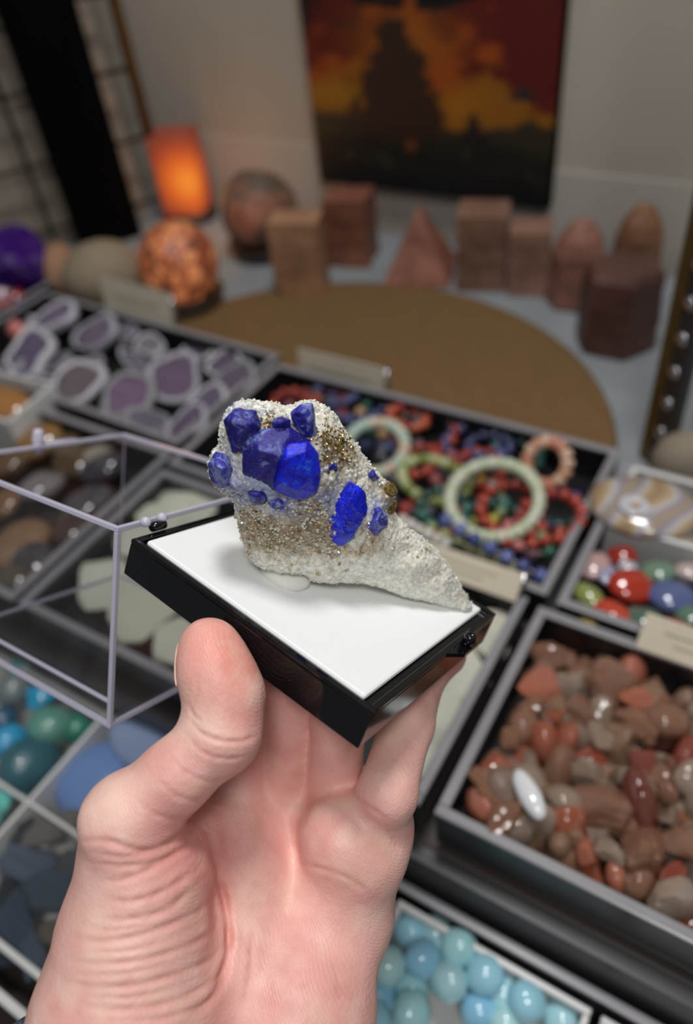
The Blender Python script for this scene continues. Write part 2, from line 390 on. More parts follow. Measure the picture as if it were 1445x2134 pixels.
def vnormals(V, Q):
    N = np.zeros_like(V); n = np.cross(V[Q[:, 2]] - V[Q[:, 0]], V[Q[:, 3]] - V[Q[:, 1]])
    for i in range(4): np.add.at(N, Q[:, i], n)
    return N / (np.linalg.norm(N, axis=1)[:, None] + 1e-20)
def smooth_quads(V, Q, it, lam=.5):
    for _ in range(it):
        A = np.zeros_like(V); C = np.zeros(len(V))
        for i in range(4):
            np.add.at(A, Q[:, i], V[Q[:, (i + 1) % 4]] + V[Q[:, (i + 3) % 4]]); np.add.at(C, Q[:, i], 2)
        V = V + lam * (A / C[:, None] - V)
    return V
def subdiv(V, Q):
    E = np.concatenate([Q[:, [i, (i + 1) % 4]] for i in range(4)]); E.sort(axis=1)
    U, inv = np.unique(E, axis=0, return_inverse=True); inv = inv.reshape(-1)
    n, e, q = len(V), len(U), len(Q)
    V2 = np.concatenate([V, V[U].mean(1), V[Q].mean(1)])
    ed = [n + inv[i * q:(i + 1) * q] for i in range(4)]; ce = n + e + np.arange(q)
    Q2 = np.concatenate([np.stack([Q[:, i], ed[i], ce, ed[(i + 3) % 4]], -1) for i in range(4)])
    return V2, Q2
def set_tone(me, C):
    a = me.color_attributes.new('tone', 'FLOAT_COLOR', 'POINT')
    a.data.foreach_set('color', np.concatenate([C, np.ones((len(C), 1))], 1).astype(np.float32).ravel())
def lin(*c): return np.array(srgb(*c)[:3])

# stone meshes (unit size about 1) -------------------------------------
def ico(sub):
    bm = bmesh.new(); bmesh.ops.create_icosphere(bm, subdivisions=sub, radius=1)
    V = np.array([v.co[:] for v in bm.verts]); Fc = [[v.index for v in f.verts] for f in bm.faces]; bm.free(); return V, Fc
IC3, IC2 = ico(3), ico(2)
def pebble(seed, amp=.16, freq=1.1, sub=3):
    V, Fc = IC3 if sub == 3 else IC2
    return V * (1 + amp * fbm(V * freq + seed * 7.7, 3, seed))[:, None], Fc
def chunk(seed, planes=17, rough=.05):
    """broken crystal lump: a ball cut by random planes"""
    rs = np.random.RandomState(seed); V, Fc = IC3; R = np.full(len(V), 1.35)
    N = rs.normal(size=(planes, 3)); N /= np.linalg.norm(N, axis=1)[:, None]; D = rs.uniform(.62, 1.0, planes)
    c = V @ N.T
    for i in range(planes):
        R = np.where(c[:, i] > .12, np.minimum(R, D[i] / np.maximum(c[:, i], .12)), R)
    R *= 1 + rough * fbm(V * 4 + seed, 3, seed)
    return V * R[:, None], Fc
def blade(seed):
    V, Fc = chunk(seed, 12, .1); V = V * np.array([1.0, .38, .3])
    return V * (1 + .25 * np.round(2 * fbm(V * np.array([.5, 5, 5]) + seed, 2, seed)[:, None]) / 2), Fc
DATA = {}
def data(kind, seed, mat, smooth=True):
    key = (kind, seed, mat)
    if key not in DATA:
        V, Fc = {'pebble': pebble, 'chunk': chunk, 'blade': blade}[kind](seed)
        DATA[key] = mesh_data(kind, V, Fc, mat, smooth)
    return DATA[key]
def put(name, kind, seed, mat, loc, size, rgb, label, cat, group=None, rot=None, parent=None):
    """one stone as an object of its own"""
    o = bpy.data.objects.new(name, data(kind, seed, mat, kind == 'pebble')); link(o, parent)
    o.location = loc; o.scale = size if hasattr(size, '__len__') else (size,) * 3
    o.rotation_euler = rot if rot is not None else (random.uniform(0, 6), random.uniform(0, 6), random.uniform(0, 6))
    o.color = srgb(*rgb)
    if parent is None: tag(o, label, cat, group)
    return o
ORD = ['first', 'second', 'third', 'fourth', 'fifth', 'sixth', 'seventh', 'eighth', 'ninth', 'tenth', 'eleventh', 'twelfth', 'thirteenth', 'fourteenth', 'fifteenth']

# ================================================================== SETTING
WY = 0.82
def struct(o): o['kind'] = 'structure'; return o
TZ = -0.80
struct(MB().box(-1.9, 1.3, -1.2, 1.6, TZ - .02, TZ).build('floor', 'floor'))
struct(MB().box(-1.12, 1.0, WY, WY + .03, TZ, 1.9).build('wall_back', 'wall'))
seam = onwall(620, 300, WY)[2]
struct(MB().box(-.80, 1.0, WY - .0025, WY, TZ, seam).build('baseboard_back', 'wall_low'))
# left side panel runs obliquely toward the viewer
GP = np.array([-.755, .735, 0]); GD = np.array([-.506, -.862, 0]); GD /= np.linalg.norm(GD); GN = np.array([-GD[1], GD[0], 0]) * -1  # along, outward
GN = GN if GN @ np.array([-1, .5, 0]) > 0 else -GN
wl = MB().obox(GP + GN * .035 + GD * .02 + np.array([0, 0, .0008]), GD * 1.2, GN * .03, (0, 0, 1.9)); struct(wl.build('wall_left', 'wall_side'))

# display table: upper level, step riser, lower level
t = empty('display_table', (-.3, .3, TZ), 'long dark stepped display table holding the mineral trays', 'table')
def part(mb, name, mat, root, **kw):
    mb.v = [tuple(np.array(v) - np.array(root.location)) for v in mb.v]; return mb.build(name, mat, root, **kw)
part(MB().box(-1.05, .55, .147, .79, -.03, -.0035), 'upper_top', 'wood', t, bevel=.002)
part(MB().box(-1.05, .55, .139, .147, -.10, -.0035), 'step_riser', 'riser', t)
part(MB().box(-1.05, .55, -.45, .139, -.10, -.075), 'lower_top', 'wood', t, bevel=.002)
for x, y in ((-1.0, -.42), (.5, -.42), (-1.0, .74), (.5, .74)):
    part(MB().box(x - .025, x + .025, y - .025, y + .025, TZ, -.10 if y < .1 else -.03), 'leg', 'wood', t)
cl = MB().box(-1.05, .55, .3, .788, -.0035, 0).build('table_cloth', 'cloth'); tag(cl, 'flat blue-grey cloth covering the back of the display table', 'tablecloth')
dj = MB().lathe([(0.001, .0), (.254, 0), (.260, .0012), (.258, .0026), (.25, .003), (0.001, .003)], 72).build('woven_placemat', 'jute', None, True, loc=(-.338, .4205, .0002))
tag(dj, 'large round golden-brown woven mat lying behind the front trays', 'placemat')

# ------------------------------------------------------------------ painting (generic fiery landscape)
pw0 = onwall(668, 368, WY - .018); pw1 = onwall(1142, 432, WY - .018)
PX0, PX1, PZ0 = pw0[0], pw1[0], (pw0[2] + pw1[2]) / 2 - .004; PZ1 = PZ0 + .30
nx, nz = 150, 150; U, Vv = np.meshgrid(np.linspace(0, 1, nx), np.linspace(0, 1, nz))
def paint_col(u, v):
    v = v * .30 / .194                                  # 1 = about the top of the photo
    P = np.stack([u * 5, v * 5, 0 * u], -1)
    n1, n2, n3 = fbm(P, 4, 3), fbm(P * 2.1 + 9, 4, 5), fbm(P * 5, 3, 8)
    c = np.zeros(u.shape + (3,)); c[:] = lin(176, 110, 22)
    def over(col, a):
        nonlocal c
        a = np.clip(a, 0, 1)[..., None]; c = c * (1 - a) + np.array(col) * a
    sm = lambda x, a, b: np.clip((x - a) / (b - a), 0, 1) ** 2 * (3 - 2 * np.clip((x - a) / (b - a), 0, 1))
    over(lin(190, 84, 20), sm(n1 + (v - .62) * 1.2, -.1, .35))
    over(lin(112, 20, 18), sm(n2 * .8 + (v - .72) * 2 + abs(u - .45) * 1.1, .12, .55))
    over(lin(30, 26, 30), sm(n1 + (v - .9) * 3 + (.5 - u) * .7, .15, .6))
    over(lin(206, 130, 16), np.exp(-((u - .62) / .12) ** 2 - ((v - .5) / .09) ** 2) * .8)
    over(lin(190, 134, 20), np.exp(-((u - .12) / .14) ** 2 - ((v - .53) / .06) ** 2) * .9)
    over(lin(184, 110, 20), np.exp(-((u - .42) / .2) ** 2 - ((v - .8) / .16) ** 2) * .75)
    hill = .43 + .05 * np.sin(u * 7 + 1) + .05 * n1
    over(lin(58, 52, 32), sm(hill - v + n3 * .03, 0, .05))
    hw = .05 + .17 * np.clip((.98 - v) / .55, 0, 1)     # ragged rock outcrop
    over(lin(66, 40, 24), sm(hw - abs(u - .4 + .02 * n1) + n3 * .06 + n2 * .05, 0, .05) * (v < .9) * (v > .3))
    over(lin(40, 32, 30), np.maximum(0, sm(.06 - abs(u - .70) - (v - .38) * .4 + n3 * .03, 0, .04)) * (v > .3) * (v < .52))
    over(lin(48, 46, 46), sm(.07 - abs(u - .88) - (v - .545) * .8 + n3 * .02, 0, .03) * (v > .54) * (v < .66))
    over(lin(16, 16, 18), sm(.36 + .06 * n1 - v, 0, .12) * (.75 + .25 * n2))
    over(lin(74, 72, 58), sm(n3 + .1 - abs(v - .2 - .1 * n1) * 6, 0, .5) * .7)
    over(lin(16, 20, 26), sm(.14 - v + n1 * .05, 0, .1))
    over(lin(170, 90, 30), np.exp(-((u - .44) / .02) ** 2 - ((v - .27) / .03) ** 2) * .8)
    over(lin(14, 14, 16), sm(.045 - abs(v - .97 - .25 * (u - .45) ** 2 * 3) + n1 * .02, 0, .03) * (abs(u - .47) < .23) * (abs(u - .455) > .025))
    return c * .62
px = np.linspace(PX0, PX1, nx); pz = np.linspace(PZ0, PZ1, nz)
XX, ZZ = np.meshgrid(px, pz)
pt = empty('painting', (PX0, WY - .018, PZ0), 'canvas painting of a fiery orange sunset over a dark rocky landscape', 'painting')
Vp = np.stack([XX - PX0, 0 * XX - .0006, ZZ - PZ0], -1).reshape(-1, 3)
Fp = [(j * nx + i, j * nx + i + 1, (j + 1) * nx + i + 1, (j + 1) * nx + i) for j in range(nz - 1) for i in range(nx - 1)]
pf = mk('painted_canvas', Vp, Fp, 'paint', pt); set_tone(pf.data, paint_col(U, Vv).reshape(-1, 3))
MB().box(0, PX1 - PX0, 0, .0165, 0, PZ1 - PZ0).build('stretcher_edge', 'black', pt)

# ------------------------------------------------------------------ left: wire grid, black board
g = empty('wire_grid_panel', tuple(GP), 'brown wire grid panel with wide square openings standing at the left', 'grid panel')
GL = .62
def gpt(a, z, off=0): return GD * a + GN * off + np.array([0, 0, z])
MB().tube([gpt(0, 0), gpt(0, 1.2)], .0065, 8).build('frame_bar', 'brass', g, True)
MB().tube([gpt(GL, 0), gpt(GL, 1.2)], .0065, 8).build('frame_bar', 'brass', g, True)
for i in range(1, 8): MB().tube([gpt(i * .0762, 0), gpt(i * .0762, 1.2)], .0031, 6).build('vertical_wire', 'wire', g, True)
for i in range(0, 16): MB().tube([gpt(0, .03 + i * .0762, .004), gpt(GL, .03 + i * .0762, .004)], .0031, 6).build('horizontal_wire', 'wire', g, True)
bb = MB().obox(GP + GD * .046 - GN * .022 + np.array([0, 0, .0]), GD * .082, GN * .010, (0, 0, 1.2)).build('display_board', 'black', None, bevel=.002)
tag(bb, 'tall narrow black board standing upright in front of the wire grid', 'display board')

# right: upright post with studs
pb_ = tab(1330, 950)
po = empty('shelf_post', (pb_[0], pb_[1], 0), 'dark upright post with a brass edge and a row of bright studs', 'post')
rx = np.array([.80, -.6, 0]); ry = np.array([.6, .80, 0])
MB().obox(np.array([0, 0, 0]), rx * .010, ry * .012, (0, 0, .62)).build('brass_edge', 'brass', po, bevel=.001)
MB().obox(rx * .0105, rx * .017, ry * .008, (0, 0, .62)).build('face_plate', 'post', po, bevel=.001)
for i in range(14):
    c = rx * .0175 + np.array([0, 0, .035 + i * .026])
    s = MB().lathe([(.0001, 0), (.0055, 0), (.005, .0018), (.003, .003), (.0001, .0034)], 14)
    R = np.array(Matrix(((rx[0], 0, -ry[0]), (rx[1], 0, -ry[1]), (0, 1, 0))))
    s.v = [tuple(R @ np.array(v) + c) for v in s.v]; s.build('stud', 'nickel', po, True)

# ------------------------------------------------------------------ salt pieces along the wall
def salt_block(name, px, py, w, d, h, rgb, label, rz=0, seed=0, kind='block', cat='salt block', z0=0, mat='salt', tilt=0):
    c = tab(px, py, z0)
    V = []
    if kind == 'block':
        bm = bmesh.new(); bmesh.ops.create_cube(bm, size=1); bmesh.ops.subdivide_edges(bm, edges=bm.edges[:], cuts=6, use_grid_fill=True)
    elif kind == 'hex' or kind == 'tower' or kind == 'pyramid':
        bm = bmesh.new(); prof = {'hex': [(.5, 0), (.52, .02), (.52, .5), (.5, .93), (.44, 1.0)], 'tower': [(.46, 0), (.5, .03), (.47, .62), (.36, .8), (.16, .96), (.04, 1)],
                                  'pyramid': [(.70, 0), (.72, .03), (.70, .06), (.36, .52), (.02, 1)]}[kind]
        n = {'hex': 6, 'tower': 7, 'pyramid': 4}[kind]; rings = []
        for r, z in prof: rings.append([bm.verts.new((r * math.cos(2 * PI * j / n + PI / n), r * math.sin(2 * PI * j / n + PI / n), z - .5)) for j in range(n)])
        for a, b in zip(rings, rings[1:]):
            for j in range(n): bm.faces.new((a[j], a[(j + 1) % n], b[(j + 1) % n], b[j]))
        bm.faces.new(rings[0][::-1]); bm.faces.new(rings[-1])
        bmesh.ops.triangulate(bm, faces=[f for f in bm.faces if len(f.verts) > 4])
        bmesh.ops.subdivide_edges(bm, edges=bm.edges[:], cuts=3, use_grid_fill=True)
    V = np.array([v.co[:] for v in bm.verts]); bm.verts.index_update(); Fc = [[v.index for v in f.verts] for f in bm.faces]; bm.free()
    V = V + np.array([0, 0, .5])
    V[:, :2] *= (1 + (.05 * fbm(V * 2 + seed, 2, seed)))[:, None]
    V = V * np.array([w, d, h])
    V += .0022 * np.stack([fbm(V * 60 + seed, 3, seed), fbm(V * 60 + 5 + seed, 3, seed), 0 * V[:, 0]], -1)
    o = mk(name, V, Fc, mat, None, False, tuple(c), bevel=0.0); o.rotation_euler = (tilt, 0, rz); o.color = srgb(*rgb); return tag(o, label, cat)
RS = (172, 118, 92)
lamp_c = tab(400, 452)
lm = empty('salt_lamp', (lamp_c[0], lamp_c[1], 0), 'glowing orange block-shaped salt lamp on a small dark base', 'lamp')
o = salt_block('salt_body', 392, 452, .052, .048, .096, (200, 110, 70), None, .35, 3, mat='litsalt'); o.parent = lm; o.location = (0, 0, .012)
for k in ('label', 'category'):
    if k in o: del o[k]
MB().lathe([(.0001, 0), (.036, 0), (.036, .008), (.033, .012), (.0001, .012)], 28).build('base', 'wood', lm, True)
ld = bpy.data.lights.new('salt_lamp_bulb', 'POINT'); ld.energy = .10; ld.color = (1, .42, .12); ld.shadow_soft_size = .03
lo = bpy.data.objects.new('salt_lamp_bulb', ld); link(lo, lm); lo.location = (.075, -.06, .07)

def ball(name, px, py, r, mat, rgb, label, cat, base_mat='wood', amp=.06, seed=1, z0=0):
    c = tab(px, py, z0); root = empty(name, tuple(c), label, cat)
    V, Fc = ico(4); V = V * (1 + amp * fbm(V * 2.2 + seed, 4, seed))[:, None] * r + np.array([0, 0, r + .006])
    b = mk('sphere', V, Fc, mat, root); b.color = srgb(*rgb)
    MB().lathe([(.0001, 0), (r * .8, 0), (r * .95, r * .25), (r * .98, r * .36), (r * .92, r * .36), (r * .6, .004), (.0001, .004)], 32).build('dish', base_mat, root, True)
    return root
ball('salt_sphere_lamp', 394, 636, .043, 'crackle', (200, 110, 70), 'glowing orange crackled round salt lamp in a dark dish', 'lamp', amp=.05)
ball('rock_bowl', 556, 524, .044, 'rock_pink', (104, 84, 70), 'round mottled brown rock in a dark bowl behind the pale slab', 'rock', amp=.12, seed=4)
salt_block('salt_slab', 636, 604, .052, .036, .082, (164, 124, 94), 'tall pale peach salt slab standing at the edge of the mat', .35, 5)
salt_block('salt_block', 738, 540, .048, .044, .076, (132, 84, 66), 'reddish salt block standing left of the salt pyramid', .25, 6)
salt_block('salt_pyramid', 878, 568, .072, .072, .074, (146, 92, 74), 'pink salt pyramid standing below the painting', .30, 7, 'pyramid', 'salt pyramid')
salt_block('salt_block', 1006, 588, .050, .045, .080, (128, 96, 80), 'dull brown salt block just right of the salt pyramid', .32, 8)
salt_block('salt_block', 1100, 602, .040, .036, .068, (146, 110, 94), 'small grey-topped salt block between the brown block and the tower', .3, 9)
salt_block('salt_tower', 1196, 628, .056, .052, .086, (144, 100, 86), 'rounded pink salt tower with shiny highlights', .3, 10, 'tower', 'salt tower')
salt_block('salt_tower', 1318, 592, .05, .05, .084, (140, 98, 70), 'pointed tan salt tower behind the dark hexagonal block', .2, 11, 'tower', 'salt tower')
salt_block('salt_block', 1280, 712, .072, .066, .076, (88, 56, 48), 'large dark hexagonal salt block, nearest on the right', .5, 12, 'hex')
# tan dome and pink lump at the left
c = tab(238, 640); put('tan_stone', 'pebble', 2, 'rock', (c[0], c[1], .038), (.046, .040, .040), (150, 134, 112), 'smooth tan dome-shaped stone behind the amethyst tray', 'stone', rot=(0, 0, .5))
c = tab(122, 640); put('peach_stone', 'pebble', 5, 'rock', (c[0] - .005, c[1] + .025, .030), (.034, .022, .031), (168, 128, 100), 'wide peach stone at the foot of the wire grid', 'stone', rot=(0, 0, -.9))
c = tab(1438, 965, .022); put('grey_pebble', 'pebble', 8, 'rock', (c[0], max(c[1], .464), .024), (.026, .020, .024), (150, 138, 120), 'large grey-tan boulder behind the right-hand trays', 'stone', rot=(0, 0, .4))

# ------------------------------------------------------------------ trays
def tray(name, label, x0, x1, y0, y1, z0, z1, rz=0, mat='tray', rim='rim', t=.0040, cat='tray', dividers=(), rimw=None):
    cx, cy = (x0 + x1) / 2, (y0 + y1) / 2; r = empty(name, (cx, cy, z0), label, cat, None, rz)
    hx, hy, h = (x1 - x0) / 2, (y1 - y0) / 2, z1 - z0
    mb = MB(); frame(mb, -hx, hx, -hy, hy, .002, h - .0025, t); mb.box(-hx, hx, -hy, hy, 0, .002); mb.build('tray_body', mat, r, bevel=.0006)
    mb = MB(); w = rimw or t + .0018; frame(mb, -hx - .0007, hx + .0007, -hy - .0007, hy + .0007, h - .0025, h, w); mb.build('rim', rim, r, bevel=.0008)
    for ax, p, a, b in dividers:
        m2 = MB()
        if ax == 'x': m2.box(p - cx - .0012, p - cx + .0012, a - cy, b - cy, .002, h - .001)
        else: m2.box(a - cx, b - cx, p - cy - .0012, p - cy + .0012, .002, h - .001)
        m2.build('divider', rim, r, bevel=.0005)
    return r
T0, TH = .0034, .036
tray('specimen_tray', 'black grey-rimmed tray full of beaded bracelets', -.381, -.080, .303, .452, T0, TH)
tray('specimen_tray', 'black grey-rimmed tray of pale amethyst slices', -.705, -.389, .330, .470, T0, TH, rz=-.03)
tray('specimen_tray', 'black grey-rimmed tray of rusty quartz pieces at right', -.080, .230, .150, .292, T0, TH)
tray('specimen_tray', 'black grey-rimmed tray of tumbled stones behind the rusty quartz tray', -.072, .230, .300, .441, T0, TH)
tray('specimen_tray', 'tray of pale green rocks behind the hand-held box', -.380, -.089, .150, .295, T0, TH)
tray('specimen_tray', 'tray of dark brown and grey stones beneath the clear lid', -.700, -.387, .150, .315, T0, TH)
tray('specimen_tray', 'black tray with purple geode at the far left edge', -.858, -.716, .36, .505, T0, TH, rz=-.03)
# white compartment boxes
tray('compartment_box', 'white box holding the banded agate slice', -.066, .10, .375, .4365, T0 + .0022, TH + .002, mat='whitebox', rim='whitebox', t=.002, cat='box')
tray('compartment_box', 'white box with pale blue beads at the bottom', -.091, .012, .020, .126, -.072, -.034, mat='whitebox', rim='whitebox', t=.0018, cat='box')
tray('compartment_box', 'white edge of the box right of the pale blue beads', .018, .122, .020, .126, -.072, -.034, mat='whitebox', rim='whitebox', t=.0018, cat='box')
tray('outer_tray', 'dark grey-railed tray around the white boxes of pale blue beads', -.100, .190, .010, .135, -.0745, -.031, rim='rim', t=.0035)
tray('compartment_box', 'white divided box of turquoise, blue and bladed dark stones', -.425, -.165, .002, .137, -.0725, -.031, mat='whitebox', rim='whitebox', t=.002, cat='box',
     dividers=(('x', -.318, .003, .136), ('y', .0675, -.424, -.166), ('x', -.205, .003, .136)))
tray('compartment_box', 'dark tray with white rim at the bottom left corner', -.43, -.165, -.140, -.012, -.0745, -.033, mat='wood', rim='whitebox', t=.003, cat='box')

# ------------------------------------------------------------------ label cards
def card(name, label, p0, p1, h, lean, clip=True, z=None, lines=2):
    """a card on a clear stand: p0,p1 = bottom corners (world), leaning back"""
    p0, p1 = np.array(p0), np.array(p1); a = p1 - p0; L = np.linalg.norm(a); a /= L
    b = np.cross([0, 0, 1.0], a); u = np.array([0, 0, 1.0]) * math.cos(lean) + b * math.sin(lean); nrm = np.cross(a, u)
    r = empty(name, tuple(p0), label, 'label card')
    MB().obox(-a * .002 + b * .0006, a * (L + .004), u * (h + .003), b * .0015).build('clear_holder', 'acrylic', r)
    MB().obox(np.zeros(3) - b * .0006, a * L, u * h, b * .0008).build('card', 'card', r)
    if clip:
        s = MB().tube([a * L + u * (h * .95) + b * .003, a * L + u * (h * .2) + b * .004], .0025, 8); s.build('silver_clip', 'silver', r, True)
    m = MB()
    for k in range(lines):
        q = h * (.62 - .28 * k)
        m.obox(a * L * (.12 + .06 * k) + u * q - b * .0009, a * L * (.7 - .15 * k), u * h * .06, b * .0002)
    m.build('print_lines', 'ink', r)
    return r
q0, q1 = tab(238, 665, TH), tab(352, 702, TH)
card('label_card', 'cream label card leaning at the back of the amethyst tray', (q0[0] - .030, .474, .016), (q1[0] - .016, .474, .012), .052, .12)
q0, q1 = tab(607, 772, TH), tab(790, 815, TH)
card('label_card', 'cream label card standing at the back of the bracelet tray', (q0[0], .457, .006), (q1[0], .457, .006), .045, .10)
q0, q1 = tab(850, 1150, .03), tab(1062, 1262, .03)
card('label_card', 'label card on the front wall of the bracelet tray', (q0[0] - .004, .2885, .0372), (q1[0] + .004, .2885, .0372), .017, .80, clip=True)
q0 = tab(1293, 1385, .0372)
card('label_card', 'label card hanging on the front of the tumbled stone tray', (q0[0] + .004, .2870, .0372), (q0[0] + .104, .2870, .0372), .020, .80, clip=False)

# ------------------------------------------------------------------ amethyst slices
def slice_mesh(seed, n=40):
    rs = np.random.RandomState(seed); th = np.linspace(0, 2 * PI, n, endpoint=False)
    r = 1 + sum(rs.uniform(-.16, .16) / k ** .4 * np.cos(k * th + rs.uniform(0, 6)) for k in (1, 2, 3, 4, 5))
    prof = [(.0, -.32), (.55, -.32), (.9, -.2), (1.0, .05), (.98, .22), (.92, .26), (.80, .17)]
    V = [(R * r[j] * math.cos(th[j]), R * r[j] * math.sin(th[j]), z) for R, z in prof[1:] for j in range(n)]; k = len(prof) - 1
    V = np.array(V); V[:, 2] += .05 * fbm(V * 4, 2, seed)
    Fr = [(i * n + j, i * n + (j + 1) % n, (i + 1) * n + (j + 1) % n, (i + 1) * n + j) for i in range(k - 1) for j in range(n)] + [tuple(range(n))[::-1]]
    # crystalline centre
    RR = [.84, .6, .45, .3, .15]; C = [(R * r[j] * math.cos(th[j]), R * r[j] * math.sin(th[j]), 0) for R in RR for j in range(n)] + [(0, 0, 0)]
    C = np.array(C); w, _ = worley(C * 4.5 + seed, seed); C[:, 2] = .14 - .12 * (1 - np.linalg.norm(C[:, :2], axis=1)) + .30 * (.5 - w)
    m = len(RR); Fi = [(i * n + j, i * n + (j + 1) % n, (i + 1) * n + (j + 1) % n, (i + 1) * n + j) for i in range(m - 1) for j in range(n)] + [((m - 1) * n + j, (m - 1) * n + (j + 1) % n, m * n) for j in range(n)]
    return V, Fr, C, Fi
SL = []
for s in range(7):
    V, Fr, C, Fi = slice_mesh(s + 20)
    SL.append((mesh_data('amethyst_slice', V, Fr, 'amethyst_rim', True), mesh_data('crystal_centre', C, Fi, 'amethyst', False)))
def amethyst(k, px, py, wpx, label, purple=(128, 100, 140), rim=(212, 209, 220), tilt=(.35, 0), sq=.8, z=.024, rz=None):
    c = tab(px, py, z); d = to_px(c)[2]; s = wpx * d / FPX / 2 * 1.14
    a = bpy.data.objects.new('amethyst_slice', SL[k % 7][0]); link(a); a.location = c; a.scale = (s, s * sq, s * .8)
    a.rotation_euler = (tilt[0], tilt[1], random.uniform(-.6, .6) if rz is None else rz); a.color = srgb(*random.choice((rim, (186, 184, 194), (160, 160, 164), (224, 222, 228)))); tag(a, label, 'amethyst', 'amethyst slices in the left tray')
    b = bpy.data.objects.new('crystal_centre', SL[k % 7][1]); link(b, a); b.color = srgb(*purple)
AM = [(112, 668, 112, 'lilac amethyst slice with two bright glints, back left corner of its tray', (134, 112, 150), .8, .028), (200, 704, 112, 'amethyst slice with pink-grey crystals in front of the leaning label card', (136, 118, 144), .7, .024),
      (312, 722, 92, 'white hollow ring-like amethyst slice nearest the leaning card', (150, 150, 150), .55, .026), (262, 700, 70, 'small pale amethyst slice left of the white hollow one', (150, 140, 160), .7, .018),
      (62, 748, 130, 'large dark violet amethyst cluster near the left end of the tray', (104, 86, 124), .8, .024), (14, 775, 80, 'amethyst piece cut by the left edge of the photo', (120, 104, 136), .8, .018),
      (118, 760, 80, 'grey amethyst piece between the dark cluster and the white-rimmed triangle', (126, 110, 140), .8, .02), (286, 765, 118, 'long flat white amethyst sliver in the middle of its tray', (160, 154, 168), .28, .026),
      (157, 805, 118, 'white-rimmed triangular amethyst slice with grey-brown centre', (124, 108, 112), .95, .028), (266, 826, 112, 'round pinkish-purple amethyst slice with thick white rind', (146, 112, 150), .9, .030),
      (365, 790, 105, 'deep mauve amethyst slice right of the flat white sliver', (126, 100, 130), 1.0, .026), (232, 862, 60, 'small white amethyst chip in front of the round pinkish slice', (150, 140, 160), .7, .018),
      (312, 880, 92, 'pale amethyst slice behind the rim of the clear lid', (140, 130, 150), .5, .022), (392, 885, 96, 'dusky purple amethyst slice left of the blue specimen', (112, 86, 122), .9, .026),
      (436, 838, 90, 'white-edged amethyst slice near the front right of its tray', (128, 108, 138), .8, .024), (492, 800, 98, 'greyish mauve amethyst slice in the right end of the tray', (128, 106, 132), .8, .026),
      (410, 735, 76, 'low amethyst piece at the back right of its tray', (118, 104, 128), .7, .014), (190, 765, 90, 'dull greenish-grey amethyst slice behind the triangular one', (118, 112, 122), .6, .014)]
AM += [(70, 690, 90, 'shadowed amethyst slice at the back left under the brighter lilac one', (110, 92, 128), .7, .014), (335, 760, 80, 'pale amethyst piece between the flat sliver and the mauve slice', (150, 140, 158), .6, .016),
       (470, 760, 80, 'amethyst slice at the back right corner of the tray', (118, 100, 130), .7, .016), (25, 815, 80, 'amethyst chip at the front left of its tray', (126, 110, 140), .7, .016), (90, 812, 80, 'small lilac chip left of the white-rimmed triangle', (136, 118, 150), .7, .016)]
for i, (x, y, w, lb, pc, sq, z) in enumerate(AM): amethyst(i, x, y, w, lb, pc, tilt=(random.uniform(.0, .6), random.uniform(-.4, .4)), sq=sq, z=z + .002)
# far left tray contents
c = tab(18, 570, .04); put('purple_geode', 'chunk', 33, 'tumbled', (c[0] - .01, c[1], .046), (.044, .04, .042), (62, 26, 112), 'deep purple crystal geode at the far left edge', 'geode', rot=(0, .3, .2))
for (x, y, s, rgb, lb) in [(6, 612, .016, (196, 168, 176), 'shiny pinkish-white ball below the purple geode'), (38, 632, .013, (150, 44, 50), 'crimson stone beside the pinkish-white ball'),
                           (52, 648, .011, (40, 44, 84), 'navy blue stone between the two red stones'), (20, 650, .013, (150, 34, 30), 'dark red stone at the far left edge, nearest the viewer'),
                           ]:
    c = tab(x, y, .025); put('tumbled_stone', 'pebble', int(x) % 6, 'tumbled', tuple(c), (s * 1.2, s, s * .9), rgb, lb, 'stone')
c = tab(36, 692, .034); put('pink_stone', 'pebble', 3, 'tumbled', tuple(c), (.013, .011, .009), (214, 132, 124), 'small salmon-pink stone on the corner of the amethyst tray', 'stone')
# white dish left
c = tab(10, 868, .02)
dd = empty('white_dish', (c[0], c[1] + .0, T0 + .0022), 'white square dish with an amber slice at the left edge', 'dish', None, .1)
mb = MB(); frame(mb, -.045, .045, -.03, .03, .003, .040, .004); mb.box(-.045, .045, -.03, .03, 0, .003); mb.build('dish_body', 'whitebox', dd, bevel=.002)
put('amber_slice', 'pebble', 4, 'tumbled', (c[0], c[1], .034), (.036, .022, .012), (166, 116, 66), 'amber-brown stone lying in the white dish', 'stone', rot=(0, 0, .1))

